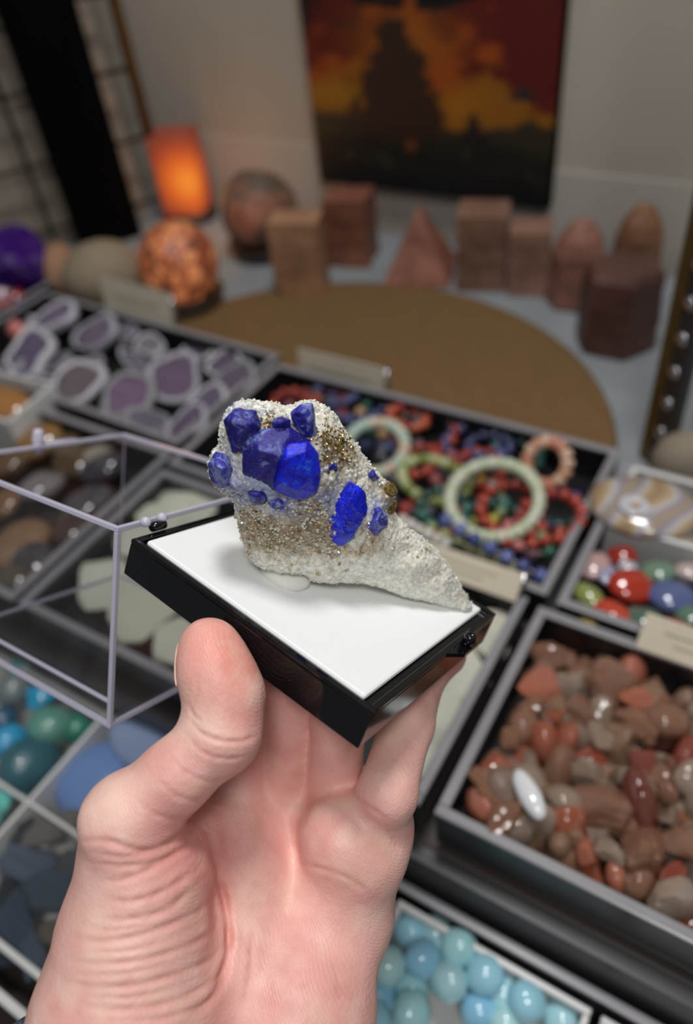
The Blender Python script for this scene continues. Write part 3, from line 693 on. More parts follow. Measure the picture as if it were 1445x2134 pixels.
# ------------------------------------------------------------------ bracelets
BEADS = {}
def bead_mesh(kind):
    if kind not in BEADS:
        if kind == 'round': V, Fc = ico(2)
        else:
            mb = MB().lathe([(.25, -.62), (.8, -.6), (1.0, -.35), (1.0, .35), (.8, .6), (.25, .62)], 12); V, Fc = np.array(mb.v), mb.f
        BEADS[kind] = mesh_data('bead', V, Fc, 'bead', True)
    return BEADS[kind]
BR_G = 'beaded bracelets in the tray'
def bracelet(px, py, dia, cols, label, z=.026, tilt=(0, 0), kind='round', br=None, arc=1.0, rz=0, sq=1.0):
    c = tab(px, py, z); d = to_px(c)[2]; R = dia * d / FPX / 2; br = br or .0038
    root = empty('beaded_bracelet', tuple(c), label, 'bracelet', BR_G); root.rotation_euler = (tilt[0], tilt[1], rz)
    R -= br; n = int(2 * PI * R / (br * (2.02 if kind == 'round' else 1.3)))
    cord = [(R * math.cos(2 * PI * i / 32), R * sq * math.sin(2 * PI * i / 32), 0) for i in range(33)]
    MB().tube(cord, .0006, 5).build('elastic_cord', 'card', root, True)
    for i in range(n):
        a = 2 * PI * i / n; b = bpy.data.objects.new('bead', bead_mesh(kind)); link(b, root)
        b.location = (R * math.cos(a), R * sq * math.sin(a), 0); b.rotation_euler = (PI / 2, 0, a); b.scale = (br,) * 3
        b.color = srgb(*cols[int(hash3(np.array([i]), np.array([int(px)]), np.array([3]))[0] * len(cols)) % len(cols)])
    return root
def strand(pts, cols, label, br=.0042, kind='round', z=.03):
    P = np.array([tab(x, y, z) for x, y in pts]); seg = np.linalg.norm(np.diff(P, axis=0), axis=1); L = seg.sum(); n = int(L / (br * (2.02 if kind == 'round' else 1.3)))
    root = empty('bead_strand', tuple(P[0]), label, 'bead strand', 'straight bead strands'); cum = np.concatenate([[0], np.cumsum(seg)])
    Q = np.stack([np.interp(np.linspace(0, L, n), cum, P[:, i]) for i in range(3)], -1) - P[0]
    MB().tube(Q, .0006, 5).build('cord', 'card', root, True)
    for i in range(n):
        b = bpy.data.objects.new('bead', bead_mesh(kind)); link(b, root); b.location = Q[i]; b.scale = (br,) * 3; b.rotation_euler = (PI / 2, 0, math.atan2(*(P[-1] - P[0])[1::-1]) + PI / 2)
        b.color = srgb(*cols[i % len(cols)])
RED = [(162, 54, 38), (176, 66, 48), (146, 44, 34)]; CREAM = [(206, 214, 184), (196, 206, 176), (214, 216, 196)]; NAVY = [(58, 64, 108), (76, 86, 136), (46, 50, 84)]
TEAL = [(34, 84, 78), (54, 108, 98), (30, 62, 62)]; HEM = [(76, 76, 86), (54, 54, 62)]; MULTI = [(160, 70, 50), (60, 70, 100), (40, 90, 70), (190, 150, 110), (120, 90, 100), (40, 40, 50)]
BLUE = [(84, 96, 156), (104, 114, 170), (64, 76, 134)]; OLIVE = [(150, 156, 104), (168, 170, 120), (128, 138, 92)]; PEACH = [(214, 160, 132), (222, 186, 160), (204, 140, 116)]
PASTEL = [(206, 208, 186), (184, 206, 196), (216, 186, 166), (200, 200, 176)]; WINE = [(130, 56, 62), (156, 86, 88), (96, 44, 52)]
# lower layer
for (x, y, d, cl_, lb) in [(660, 850, 150, WINE, 'wine red bracelet behind the blue specimen'), (742, 842, 150, NAVY, 'navy bracelet lying nearest the standing label card'), (810, 868, 150, MULTI, 'mixed colour bracelet at the back of its tray, above the pastel ring'),
                           (884, 900, 150, [(196, 110, 60), (190, 74, 50), (60, 46, 44)], 'orange and brown bracelet right of the pastel ring'), (985, 925, 140, NAVY, 'dark blue bracelet under the back wall of the tray'),
                           (1068, 955, 140, TEAL, 'dark teal bracelet left of the peach one'), (880, 1018, 160, HEM, 'shiny black bracelet left of the cream ring'), (955, 985, 130, WINE, 'maroon bracelet behind the cream ring'),
                           (900, 1075, 150, RED, 'brick red bracelet in front of the black one'), (1030, 1085, 150, TEAL, 'green-black bracelet lying inside the cream ring'), (1160, 1060, 140, [(40, 70, 84), (74, 84, 132), (30, 60, 60)], 'blue and teal bracelet inside the right red ring'),
                           (1120, 1120, 130, MULTI, 'mixed bracelet near the front right corner'), (770, 960, 150, NAVY, 'blue-black bracelet beneath the pastel ring'), (840, 945, 120, HEM, 'small black bracelet beside the pastel ring')]:
    bracelet(x, y, d, cl_, lb, z=.021, tilt=(random.uniform(-.10, .10), random.uniform(-.10, .10)), br=.0050)
for (x, y, d, cl_, lb) in [(700, 820, 110, [(190, 80, 60), (80, 90, 130), (60, 60, 66)], 'red, blue and black bracelet behind the specimen top'), (850, 870, 100, [(196, 100, 60), (170, 60, 44)], 'small orange bracelet at the back of the tray'),
                           (870, 960, 110, RED, 'small dark red bracelet between the pastel and olive rings'), (1020, 930, 110, NAVY, 'small navy bracelet behind the top of the cream ring'), (1090, 1110, 110, [(190, 110, 110), (90, 130, 90), (170, 60, 44)], 'pink, green and red bracelet at the front of the cream ring'),
                           (925, 1060, 120, TEAL, 'deep green bracelet left of the cream ring, in front')]:
    bracelet(x, y, d, cl_, lb, z=.027, tilt=(random.uniform(-.2, .25), random.uniform(-.2, .2)), br=.0044)
bracelet(605, 840, 92, RED, 'brick red coral-like bracelet at the back left of the tray', z=.026, tilt=(.1, .1), br=.0042)
bracelet(782, 932, 152, PASTEL, 'pastel cream, aqua and pink bracelet right behind the specimen', z=.034, tilt=(.30, .1), kind='disc', br=.0048)
bracelet(1065, 1058, 150, RED, 'red bead bracelet lying inside the large cream ring', z=.027, tilt=(.2, 0), br=.0044)
bracelet(905, 1000, 165, [(170, 178, 128), (186, 190, 146), (120, 130, 60)], 'pale olive bracelet left of the large cream ring', z=.029, tilt=(.1, .15), kind='disc', br=.0042, sq=.75)
bracelet(1030, 1040, 212, CREAM, 'large cream disc-bead bracelet in the middle of the tray', z=.036, tilt=(.26, .05), kind='disc', br=.0047)
bracelet(1000, 1045, 120, [(150, 168, 120), (170, 180, 140), (206, 190, 80), (200, 210, 206)], 'small green and yellow bracelet inside the cream ring', z=.020, tilt=(.3, .2))
bracelet(1000, 975, 120, RED, 'orange-red bracelet peeking over the top of the cream ring', z=.026, tilt=(.1, 0), br=.0042)
bracelet(1140, 965, 118, PEACH, 'peach pink bracelet propped against the back right wall', z=.036, tilt=(.9, -.3), kind='disc', br=.0048)
bracelet(1150, 1075, 150, RED, 'red bracelet curving along the right wall of the tray', z=.032, tilt=(.2, -.1), br=.0046)
strand([(930, 1085), (1000, 1130), (1070, 1170), (1128, 1200)], BLUE, 'blue-violet bead strand along the front of the tray', .0052, z=.031)
strand([(900, 1100), (960, 1130), (1020, 1160), (1070, 1186)], OLIVE, 'olive green bead strand in front of the blue strand', .0042, z=.024)
strand([(840, 1085), (880, 1108), (930, 1135)], [(214, 210, 200), (224, 222, 216)], 'white bead strand at the front of the bracelet tray', .0044, 'disc', z=.029)

# ------------------------------------------------------------------ piles in trays: jittered rows
def pile(x0, x1, y0, y1, z0, nx, ny, fn, zj=.006):
    for j in range(ny):
        for i in range(nx):
            x = x0 + (i + .5 + random.uniform(-.32, .32)) * (x1 - x0) / nx; y = y1 - (j + .5 + random.uniform(-.28, .28)) * (y1 - y0) / ny
            fn(i, j, x, y, z0 + random.uniform(0, zj))
RQ = [((146, 62, 46), 'rust red'), ((166, 86, 58), 'orange-brown'), ((178, 140, 112), 'smoky beige'), ((172, 150, 132), 'clear grey'), ((112, 42, 36), 'dark red'), ((190, 112, 88), 'salmon'), ((144, 102, 80), 'tan'), ((196, 174, 154), 'pale clear')]
def rq(layer):
    def f(i, j, x, y, z):
        y = max(y, .167); x = max(x, -.064)
        rgb, nm = random.choice(RQ + [RQ[2], RQ[3], RQ[6], RQ[7], RQ[2], RQ[6]]); s = random.choice((.0068, .0085, .0095, .0118)) * random.uniform(.92, 1.1); cl_ = nm in ('smoky beige', 'clear grey', 'pale clear')
        where = 'upper layer' if layer else 'lower layer'
        if x < .085 or layer == 0:
            put('quartz_piece', random.choice(('chunk', 'chunk', 'pebble')), random.randrange(10), 'clearq' if cl_ else 'quartz', (x, y, z), (s * random.uniform(.9, 1.5), s, s * random.uniform(.6, .9)), rgb,
                f'{nm} quartz piece, {ORD[i]} from left, {ORD[j]} row from back, {where} of right tray', 'quartz', 'rusty quartz pieces in the right tray')
    return f
pile(-.075, .125, .155, .287, .0125, 13, 9, rq(0), .003)
pile(-.072, .10, .157, .275, .0235, 13, 9, rq(1), .008)
c = tab(1102, 1655, .043); c1_, c2_ = tab(1080, 1615, .043), tab(1124, 1695, .043); put('white_tumbled_stone', 'pebble', 9, 'tumbled', (c[0], c[1], .043), (.0135, .0055, .005), (226, 226, 230), 'long white polished stone on top of the rusty quartz', 'stone', rot=(0, 0, math.atan2(c2_[1] - c1_[1], c2_[0] - c1_[0])))
# tumbled stones, right tray
for (x, y, w, sq, rgb, mt, lb) in [(1318, 1215, 92, .85, (172, 52, 34), 'tumbled', 'large carnelian red polished stone in the middle of the right tray'), (1278, 1272, 84, .75, (190, 66, 44), 'tumbled', 'orange-red polished stone at the front wall of its tray'),
                                  (1420, 1318, 90, .8, (186, 58, 40), 'tumbled', 'red polished stone above the hanging label at the right edge'), (1405, 1235, 96, .85, (84, 96, 146), 'sodalite', 'mottled blue polished stone in the right tray'),
                                  (1372, 1185, 70, .8, (110, 138, 116), 'tumbled', 'sage green polished stone behind the mottled blue one'), (1228, 1236, 78, .6, (140, 148, 84), 'tumbled', 'olive green polished stone at the left wall'),
                                  (1240, 1172, 70, 1., (186, 152, 150), 'tumbled', 'dusty pink polished stone at the left wall'), (1270, 1190, 46, 1.3, (156, 158, 186), 'tumbled', 'lilac-grey banded polished stone beside the pink one'),
                                  (1300, 1150, 60, .8, (150, 44, 32), 'tumbled', 'dark red polished stone under the white divider'), (1345, 1285, 84, .8, (84, 108, 94), 'tumbled', 'dark green polished stone in front of the mottled blue one'),
                                  (1375, 1330, 60, .7, (196, 160, 158), 'tumbled', 'pale pink polished stone behind the hanging label'), (1440, 1185, 60, .8, (190, 170, 166), 'tumbled', 'pinkish-white polished stone at the right edge'),
                                  (1310, 1175, 40, .8, (186, 186, 196), 'tumbled', 'small glassy white polished stone behind the carnelian'), (1228, 1285, 42, .8, (196, 160, 70), 'tumbled', 'small golden yellow polished stone in the front left corner'),
                                  (1440, 1275, 60, .9, (92, 124, 104), 'tumbled', 'grey-green polished stone at the right edge')]:
    c = tab(x, y, .030); s = w * to_px(c)[2] / FPX / 2
    put('tumbled_stone', 'pebble', (x * 7 + y) % 10, mt, (c[0], c[1], .027), (s * 1.05, s * sq * 1.05, s * .5), rgb, lb, 'tumbled stone', 'tumbled stones in the right tray', rot=(random.uniform(-.2, .2), random.uniform(-.2, .2), random.uniform(-.5, .5)))
# agate
c = tab(1345, 1055, .038); ag = empty('agate_slice', tuple(c), 'banded agate slice with a pale ring eye in a white box', 'agate', None, .1)
V, Fc = pebble(6, .12); mk('slab', V * np.array([.036, .028, .009]), Fc, 'agate', ag)
mb = MB()
for R, z, in ((.0115, .0088),): pass
MB().lathe([(.0032, .0), (.0036, .0008), (.007, .0011), (.0095, .0007), (.0105, 0)], 24).build('ring_eye', 'agate_ring', ag, True, loc=(-.006, -.010, .0082))
c = tab(1425, 1130, .03); put('beige_pebble', 'pebble', 7, 'rock', (c[0], .383, .022), (.020, .006, .014), (188, 172, 146), 'beige pebble beside the agate slice at the right edge', 'stone', rot=(0, 0, 0))
c = tab(1440, 1040, .03); put('brown_pebble', 'pebble', 1, 'rock', (c[0] + .012, c[1], .024), (.012, .016, .014), (140, 116, 88), 'brown stone right of the agate slice', 'stone', rot=(0, 0, 0))

# larimar beads
LB = [(857, 1939, 0, 'back-left bead in the white box'), (908, 1944, 0, 'back bead between the corner bead and the wall'), (957, 1975, 1, 'large bead nearest the back wall of its box'), (881, 1997, 1, 'bead between the back-left corner and the middle'),
      (806, 2014, 1, 'bead half hidden by the palm'), (1011, 2031, 1, 'pale bead against the right part of the wall'), (937, 2045, 1, 'deeper blue bead in the middle of the pile'), (859, 2058, 0, 'low bead left of the middle'),
      (789, 2078, 0, 'low bead touching the palm outline'), (933, 2000, 0, 'low bead hidden behind the middle bead'), (1098, 2088, 1, 'white-veined bead at the right end'), (1050, 2068, 0, 'low bead behind the white-veined one'),
      (857, 2110, 1, 'sky blue bead at the bottom edge'), (998, 2107, 0, 'greenish bead at the bottom edge'), (1057, 2132, 0, 'bead cut by the bottom edge, right of the greenish one'), (775, 2122, 1, 'leftmost bead at the bottom edge'),
      (1169, 2125, 0, 'rightmost bead in the front corner')]
for i, (x, y, up_, lb) in enumerate(LB):
    z = -.040 if up_ else -.0505
    c = tab(x, y, z); rgb = [(150, 212, 234), (170, 222, 232), (162, 220, 226), (132, 202, 236), (182, 228, 230)][i % 5]
    put('larimar_bead', 'pebble', i % 4 + 40, 'larimar', tuple(c), .0098 if up_ else .0092, rgb, 'pale blue marbled ball, ' + lb, 'bead', 'pale blue balls in the white box')
for k in range(4, 8): pass

# left lower: turquoise, blue stones, dark blades
for (x, y, w, rgb, kd, z, lb) in [(60, 1600, 138, (48, 96, 110), 'pebble', -.046, 'large mottled dark teal ball in the front of its compartment'), (104, 1515, 96, (92, 148, 136), 'pebble', -.042, 'greenish turquoise nugget above the dark teal ball'),
                                 (18, 1548, 84, (50, 158, 206), 'pebble', -.044, 'bright sky blue nugget at the left edge'), (86, 1458, 62, (20, 148, 190), 'chunk', -.040, 'vivid cyan nugget under the lid corner'),
                                 (30, 1440, 88, (112, 122, 126), 'pebble', -.044, 'grey-brown nugget left of the vivid cyan one'), (60, 1390, 90, (96, 168, 170), 'pebble', -.044, 'pale turquoise nugget seen through the clear lid'),
                                 (128, 1428, 80, (84, 152, 156), 'pebble', -.046, 'sea green nugget behind the cut edge of the lid'), (160, 1520, 70, (44, 128, 108), 'pebble', -.050, 'emerald green nugget at the white divider'),
                                 (8, 1500, 60, (38, 88, 120), 'pebble', -.050, 'deep blue nugget at the left edge'), (14, 1370, 70, (120, 160, 160), 'pebble', -.046, 'grey-green nugget farthest left under the lid'),
                                 (180, 1460, 70, (110, 160, 170), 'pebble', -.05, 'powder blue nugget in the back right of its compartment')]:
    c = tab(x, y, z); s = w * to_px(c)[2] / FPX / 2
    put('turquoise_nugget', kd, (x + y) % 9, 'turq', tuple(c), (s, s * .92, s * .9), rgb, lb, 'turquoise', 'turquoise nuggets in the white box')
c = tab(12, 1690, -.05); put('aqua_chip', 'chunk', 5, 'tumbled', tuple(c), (.017, .012, .012), (104, 190, 180), 'aqua green chip at the left edge below the turquoise', 'stone')
c = tab(215, 1642, -.05); put('blue_palm_stone', 'pebble', 51, 'smooth_blue', (c[0], c[1] + .003, -.050), (.031, .030, .019), (108, 136, 186), 'smooth round powder-blue stone left of the thumb', 'stone', rot=(0, 0, .2))
c = tab(285, 1560, -.035); put('blue_disc_stone', 'pebble', 52, 'smooth_blue', (c[0] + .006, c[1] + .008, -.030), (.033, .021, .008), (136, 154, 186), 'flat grey-blue stone lying over the round blue one', 'stone', rot=(.1, -.1, -.1))
BL = [(60, 1790, 150, .2, (92, 104, 122), 'long slate-blue blade across the middle of its compartment'), (30, 1735, 100, -.5, (70, 76, 82), 'dark bladed rock at the back left'), (120, 1740, 90, .9, (124, 120, 120), 'grey bladed rock against the white divider'),
      (20, 1850, 110, -.9, (60, 66, 72), 'black striated rock at the left edge'), (95, 1860, 110, .5, (78, 90, 104), 'blue-grey splintered rock beside the hand'), (45, 1930, 120, -.3, (70, 84, 100), 'splintery dark rock with tan patches'),
      (105, 1940, 80, 1.0, (120, 112, 104), 'tan and grey rock beside the hand'), (20, 1990, 90, .3, (66, 82, 100), 'dark rock in the front left of its compartment'), (75, 2000, 100, -.4, (86, 100, 118), 'bluish splintered rock at the front white edge'),
      (140, 1800, 80, -.6, (96, 98, 104), 'small grey rock touching the thumb outline')]
for i, (x, y, w, a, rgb, lb) in enumerate(BL):
    c = tab(x, y, -.047); s = w * to_px(c)[2] / FPX / 2
    s *= 1.22
    put('bladed_rock', 'blade', i % 5, 'dark_blade', (c[0], c[1], -.050 + .004 * (i % 3)), (s, s * 1.25, s * 1.2), rgb, lb, 'rock', 'bladed dark rocks in the white box', rot=(random.uniform(-.5, .5), random.uniform(-.25, .25), a))

# pale green rocks
GR = [(330, 1005, 120, .4, (176, 186, 158), 'pale green rock slab left of the blue specimen'), (432, 1012, 100, .5, (186, 192, 170), 'whitish green rock touching the specimen outline'), (262, 1052, 100, .4, (160, 176, 146), 'sage green rock behind the corner of the clear lid'),
      (330, 1110, 110, .4, (186, 190, 170), 'cream green rock behind the hinge of the box'), (200, 1190, 110, .4, (172, 178, 154), 'pale green rock seen through the clear lid'), (290, 1262, 140, .4, (164, 172, 146), 'grey-green rock slab between lid and box'),
      (360, 1330, 110, .4, (178, 182, 160), 'pale olive rock beside the thumb tip'), (985, 1400, 130, .5, (182, 184, 170), 'ivory green rock right of the fingers'), (1040, 1300, 90, .5, (190, 180, 164), 'cream rock under the right corner of the box'),
      (935, 1520, 120, .5, (176, 180, 168), 'pale grey-green rock beside the little finger'), (1020, 1330, 80, .5, (160, 160, 150), 'grey rock at the right wall of its tray'), (900, 1590, 80, .5, (150, 156, 150), 'small grey rock at the front corner of its tray')]
for i, (x, y, w, sq, rgb, lb) in enumerate(GR):
    c = tab(x, y, .024); s = w * to_px(c)[2] / FPX / 2
    x_ = min(max(c[0], -.375 + s), -.094 - s * .9); y_ = min(max(c[1], .154 + s * .7), .291 - s * .7)
    s *= 1.3
    put('green_rock', 'chunk', i % 6 + 10, 'prehnite', (x_, y_, .021), (s, s * .85, s * sq * .8), tuple((c_ + 2 * e_) // 3 + 8 for c_, e_ in zip(rgb, (206, 206, 190))), lb, 'rock', 'pale green rocks in the middle tray', rot=(random.uniform(-.2, .2), random.uniform(-.2, .2), random.uniform(0, 6)))
DK = [(40, 1130, 150, (138, 108, 80), 'large tan-brown rounded stone under the lid'), (85, 1010, 100, (122, 118, 120), 'grey stone under the back of the lid'), (150, 960, 100, (84, 66, 48), 'brown stone beside the lid pin'), (212, 970, 100, (60, 62, 70), 'black stone with two pale spots under the lid'),
      (180, 1050, 130, (78, 76, 82), 'charcoal stone in the middle under the lid'), (225, 1130, 110, (70, 56, 52), 'dark brown stone behind the lid corner'), (120, 1190, 120, (66, 64, 68), 'dark grey stone low under the lid'), (20, 960, 90, (104, 80, 60), 'brown stone at the left edge behind the lid'),
      (20, 1220, 110, (86, 82, 70), 'olive-brown stone at the left edge under the lid'), (10, 1045, 80, (130, 96, 64), 'orange-brown stone at the left edge under the lid'), (100, 900, 110, (140, 104, 62), 'golden brown stone right of the white dish'), (170, 905, 80, (96, 78, 60), 'dull brown stone in front of the amethyst tray'),
      (240, 920, 90, (150, 142, 130), 'pale grey stone behind the lid rim'), (60, 1285, 110, (76, 72, 62), 'dark olive stone near the front of its tray'), (160, 1285, 100, (70, 58, 50), 'umber stone near the front of its tray')]
for i, (x, y, w, rgb, lb) in enumerate(DK):
    c = tab(x, y, .024); s = w * to_px(c)[2] / FPX / 2
    x_ = min(max(c[0], -.694 + s), -.393 - s); y_ = min(max(c[1], .157 + s * .8), .309 - s * .8)
    put('polished_stone', 'pebble', i % 10, 'tumbled', (x_, y_, .022), (s, s * .8, s * .5), rgb, lb, 'stone', 'brown and grey stones under the lid', rot=(random.uniform(-.2, .2), random.uniform(-.2, .2), random.uniform(0, 6)))

# ================================================================== THE BOX IN THE HAND
nz_ = lambda v: np.array(v, float) / np.linalg.norm(v)
E1 = nz_([1030, -365, 1600]); E2 = nz_([3157, 1895, -1600]); E2 = nz_(E2 - E1 * (E1 @ E2)); EN = np.cross(E1, E2); EN = EN if EN[1] < 0 else -EN
BF = cpt(778.5, 1486, .20); BA, BB, BT = .0935, .0868, .0129
BL_ = BF - BA * E2                               # left corner of the top face (camera frame)
def bx(u, v, w): return BL_ + E2 * u + E1 * v + EN * w
box_o = W(bx(BA / 2, BB / 2, -BT)); bE1, bE2, bEN = Wd(E1), Wd(E2), Wd(EN)
BM = Matrix((tuple(bE2) , tuple(bE1), tuple(bEN))).transposed().to_4x4(); BM.translation = Vector(box_o)
if BM.to_3x3().determinant() < 0: pass
def bloc(u, v, w): return np.array([u - BA / 2, v - BB / 2, w + BT])
bo = bpy.data.objects.new('display_box', None); link(bo); bo.empty_display_size = .02
# right-handed local frame: x = -E2, y = E1, z = EN (flip x when needed)
FX = 1.0 if np.dot(np.cross(bE2, bE1), bEN) > 0 else -1.0
bo.matrix_world = Matrix((tuple(bE2 * FX), tuple(bE1), tuple(bEN))).transposed().to_4x4(); bo.matrix_world.translation = Vector(box_o)
mw = bo.matrix_world.copy(); mw.translation = Vector(box_o); bo.matrix_world = mw
tag(bo, 'black display box held in the hand, with white insert and open clear lid', 'display box')
def bmb(mb): mb.v = [(v[0] * FX, v[1], v[2]) for v in mb.v]; mb.f = [f[::-1] for f in mb.f] if FX < 0 else mb.f; return mb
hx, hy = BA / 2, BB / 2
mb = MB(); mb.box(-hx, hx, -hy, hy, 0, BT - .0014); bmb(mb).build('base', 'boxblack', bo, bevel=.0005)
mb = MB(); frame(mb, -hx, hx, -hy, hy, BT - .0014, BT, .0022); bmb(mb).build('base_rim', 'boxblack', bo, bevel=.0003)
mb = MB(); mb.box(-hx + .0034, hx - .0048, -hy + .0031, hy - .0032, BT - .0014, BT + .0005); bmb(mb).build('white_insert', 'insert', bo, bevel=.0009)
# clasp on the F-R side (u = +hx)
mb = MB(); vc = .0545 - hy
mb.add([(hx, vc - .009, BT), (hx, vc + .010, BT), (hx + .0038, vc + .006, BT), (hx + .0038, vc - .003, BT), (hx, vc - .009, BT - .0014), (hx, vc + .010, BT - .0014), (hx + .0038, vc + .006, BT - .0014), (hx + .0038, vc - .003, BT - .0014)],
       [(0, 1, 2, 3)[::-1], (4, 5, 6, 7), (0, 1, 5, 4), (1, 2, 6, 5), (2, 3, 7, 6), (3, 0, 4, 7)])
bmb(mb).build('clasp_tab', 'boxblack', bo)
mb = MB(); mb.lathe([(.0021, -.0005), (.0022, .0028), (.0019, .0038), (.0012, .0040), (.0010, .0034), (.0001, .0033)], 18, (hx + .0018, vc + .0025, BT)); bmb(mb).build('clasp_pin', 'boxblack', bo, True)
# hinges on the L-B side (u = -hx)
for v in (.012, .066):
    mb = MB(); vv = v - hy
    mb.tube([(-hx - .0012, vv - .0026, BT + .0012), (-hx - .0012, vv + .0026, BT + .0012)], .0016, 12); bmb(mb).build('hinge_knuckle', 'boxblack', bo, True)

# open lid: deep clear box turned over on its hinge
LD = nz_(np.array([-2260., -805, 1600])); LD = nz_(LD - E1 * (E1 @ LD)); LN = np.cross(E1, LD); LN = LN if LN[1] < 0 else -LN
LP = ray(245, 1100) * .2365; LX, LY, LH = BB + .002, .0945, .072
lo_ = W(LP)
lw = [Wd(E1), Wd(LD), Wd(LN)]
def lidp(x, y, w): return lw[0] * x + lw[1] * y + lw[2] * w
inv = bo.matrix_world.inverted()
def to_box(mb):
    mb.v = [tuple(inv @ Vector(lo_ + lw[0] * v[0] + lw[1] * v[1] + lw[2] * v[2])) for v in mb.v]; return mb
tk = .0017
mb = MB()
mb.box(tk, LX - tk, tk, LY - tk, -LH, -LH + tk)                                                # floor sheet
mb.box(tk, LX - tk, 0, tk, -LH + tk, -tk); mb.box(tk, LX - tk, LY - tk, LY, -LH + tk, -tk); mb.box(0, tk, tk, LY - tk, -LH + tk, -tk); mb.box(LX - tk, LX, tk, LY - tk, -LH + tk, -tk)
ldo = to_box(mb).build('clear_lid', 'acrylic', bo)
mb = MB(); frame(mb, 0, LX, 0, LY, -tk, 0, tk)
mb.box(0, tk, 0, tk, -LH + tk, -tk)
mb.box(0, LX, 0, tk, -LH, -LH + tk); mb.box(0, tk, tk, LY, -LH, -LH + tk)
for x, y in ((LX - tk, 0), (LX - tk, LY - tk), (0, LY - tk)): mb.box(x + tk * .35, x + tk * .65, y + tk * .35, y + tk * .65, -LH + tk, -tk)
mb.box(LX - tk * .7, LX - tk * .3, tk, LY - tk, -LH, -LH + tk); mb.box(tk, LX - tk, LY - tk * .7, LY - tk * .3, -LH, -LH + tk)
mb.tube([(tk + .0004, tk, -LH + .0085), (tk + .0004, LY - tk, -LH + .0085)], .0009, 8)  # added strip standing in for the internal reflection of the floor edge
to_box(mb).build('lid_edges_and_reflection', 'acr_edge', ldo, bevel=.0003)
for (x, y) in ((LX * .62, LY + .001),):
    mb = MB(); mb.lathe([(.0001, -.004), (.0026, -.004), (.0026, .002), (.0022, .0052), (.0015, .0062), (.0001, .0064)], 18, (x - .012, y, 0)); mb.box(x - .012, x + .008, y - .001, y + .003, -.0016, 0)
    to_box(mb).build('lid_pin', 'acr_edge', ldo, True)
for x in (.0095, .0165, .064, .071):
    V, Fc = ico(2); mb = MB().add(V * .0018 + np.array([x, -.0022, .0006]), Fc); to_box(mb).build('hinge_ball', 'acr_edge', ldo, True)

# ================================================================== THE SPECIMEN
SB = bx(.0352, .0275, 0.0005)                     # where it stands on the insert
sS, sH = nz_(E1 + E2), EN; sM = np.cross(sS, sH); sM = sM if sM[2] < 0 else -sM   # along, up, toward the viewer
def slab_at(px, py, m):                           # (s,h) in mm where the sight line meets the plane at offset m (mm)
    d = ray(px, py); z = (SB @ sM + m / 1000) / (d @ sM); p = d * z - SB; return np.array([p @ sS, p @ sH]) * 1000
def cr(x, y): return (x / 2.1894 + 400, y / 2.1894 + 800)
OUT = [(215, 92), (345, 96), (455, 118), (545, 92), (625, 118), (680, 180), (705, 225), (745, 268), (800, 350), (835, 395), (880, 445), (925, 470), (930, 510), (905, 560), (950, 620), (1000, 675), (1070, 720), (1130, 770), (1200, 860), (1240, 940), (1288, 1020), (1265, 1035), (1210, 1043), (1100, 1008), (950, 968),
       (860, 930), (740, 900), (620, 896), (540, 888), (480, 850), (390, 845), (300, 826), (260, 790), (238, 740), (212, 660), (200, 590), (185, 520), (160, 500), (110, 470), (85, 440), (72, 370), (95, 325), (128, 300), (125, 210), (150, 150)]
POLY = np.array([slab_at(*cr(x, y), 1.5) for x, y in OUT])
def poly_dist(S, Hh):                             # signed distance, inside positive
    x, y = S[..., None], Hh[..., None]; A = POLY; B = np.roll(POLY, -1, 0); D = B - A
    tt = np.clip(((x - A[:, 0]) * D[:, 0] + (y - A[:, 1]) * D[:, 1]) / (D ** 2).sum(1), 0, 1)
    d = np.sqrt((x - A[:, 0] - tt * D[:, 0]) ** 2 + (y - A[:, 1] - tt * D[:, 1]) ** 2).min(-1)
    cr_ = ((A[:, 1] > y) != (B[:, 1] > y)) & (x < D[:, 0] * (y - A[:, 1]) / (D[:, 1] + 1e-12) + A[:, 0])
    return np.where(cr_.sum(-1) % 2 == 1, d, -d)
lo2, hi2 = POLY.min(0) - 3, POLY.max(0) + 3; hs = .62
gs, gh, gm = np.arange(lo2[0], hi2[0], hs), np.arange(lo2[1], hi2[1], hs), np.arange(-17, 19, hs)
Sg, Hg = np.meshgrid(gs, gh, indexing='ij'); Dg = poly_dist(Sg, Hg)
def thick(S, Hh, D):
    dd = np.clip(D / 13, 0, 1); base = np.sqrt(np.clip(1 - (1 - dd) ** 2, 0, 1)); tail = np.clip((S - 12) / 45, 0, 1)
    return 12.5 * base * (1 - .5 * tail)
bulge = lambda S, Hh: 2.6 * np.exp(-((S + 8) / 16) ** 2 - ((Hh - 38) / 14) ** 2) - 2.2 * np.exp(-((S - 0) / 22) ** 2 - ((Hh - 14) / 6) ** 2)
TG = np.where(Dg > 0, thick(Sg, Hg, Dg), Dg); ZC = bulge(Sg, Hg) * np.clip(Dg / 6, 0, 1)
G3 = np.stack(np.broadcast_arrays(Sg[..., None], Hg[..., None], gm[None, None, :]), -1)
nzv = fbm(G3 / 9.0, 4, 2) * 2.2
FS = np.abs(gm[None, None, :] - ZC[..., None]) - TG[..., None] + nzv * np.clip(Dg / 5, 0, 1)[..., None]
V, Q = surface_nets(FS.astype(np.float32), (gs[0], gh[0], gm[0]), hs)
V = smooth_quads(V, Q, 2); V, Q = subdiv(V, Q); V = smooth_quads(V, Q, 1)
N = vnormals(V, Q)
wd, wc = worley(V / 1.5, 4); wd2, wc2 = worley(V / .8, 7)
tl_ = (1 - .45 * np.clip((V[:, 0] - 14) / 12, 0, 1))
V = V + N * (tl_ * ((.45 - wd) * .95 * (.5 + wc) + (.45 - wd2) * .3))[:, None] + N * (fbm(V / 3, 3, 6) * .5)[:, None]
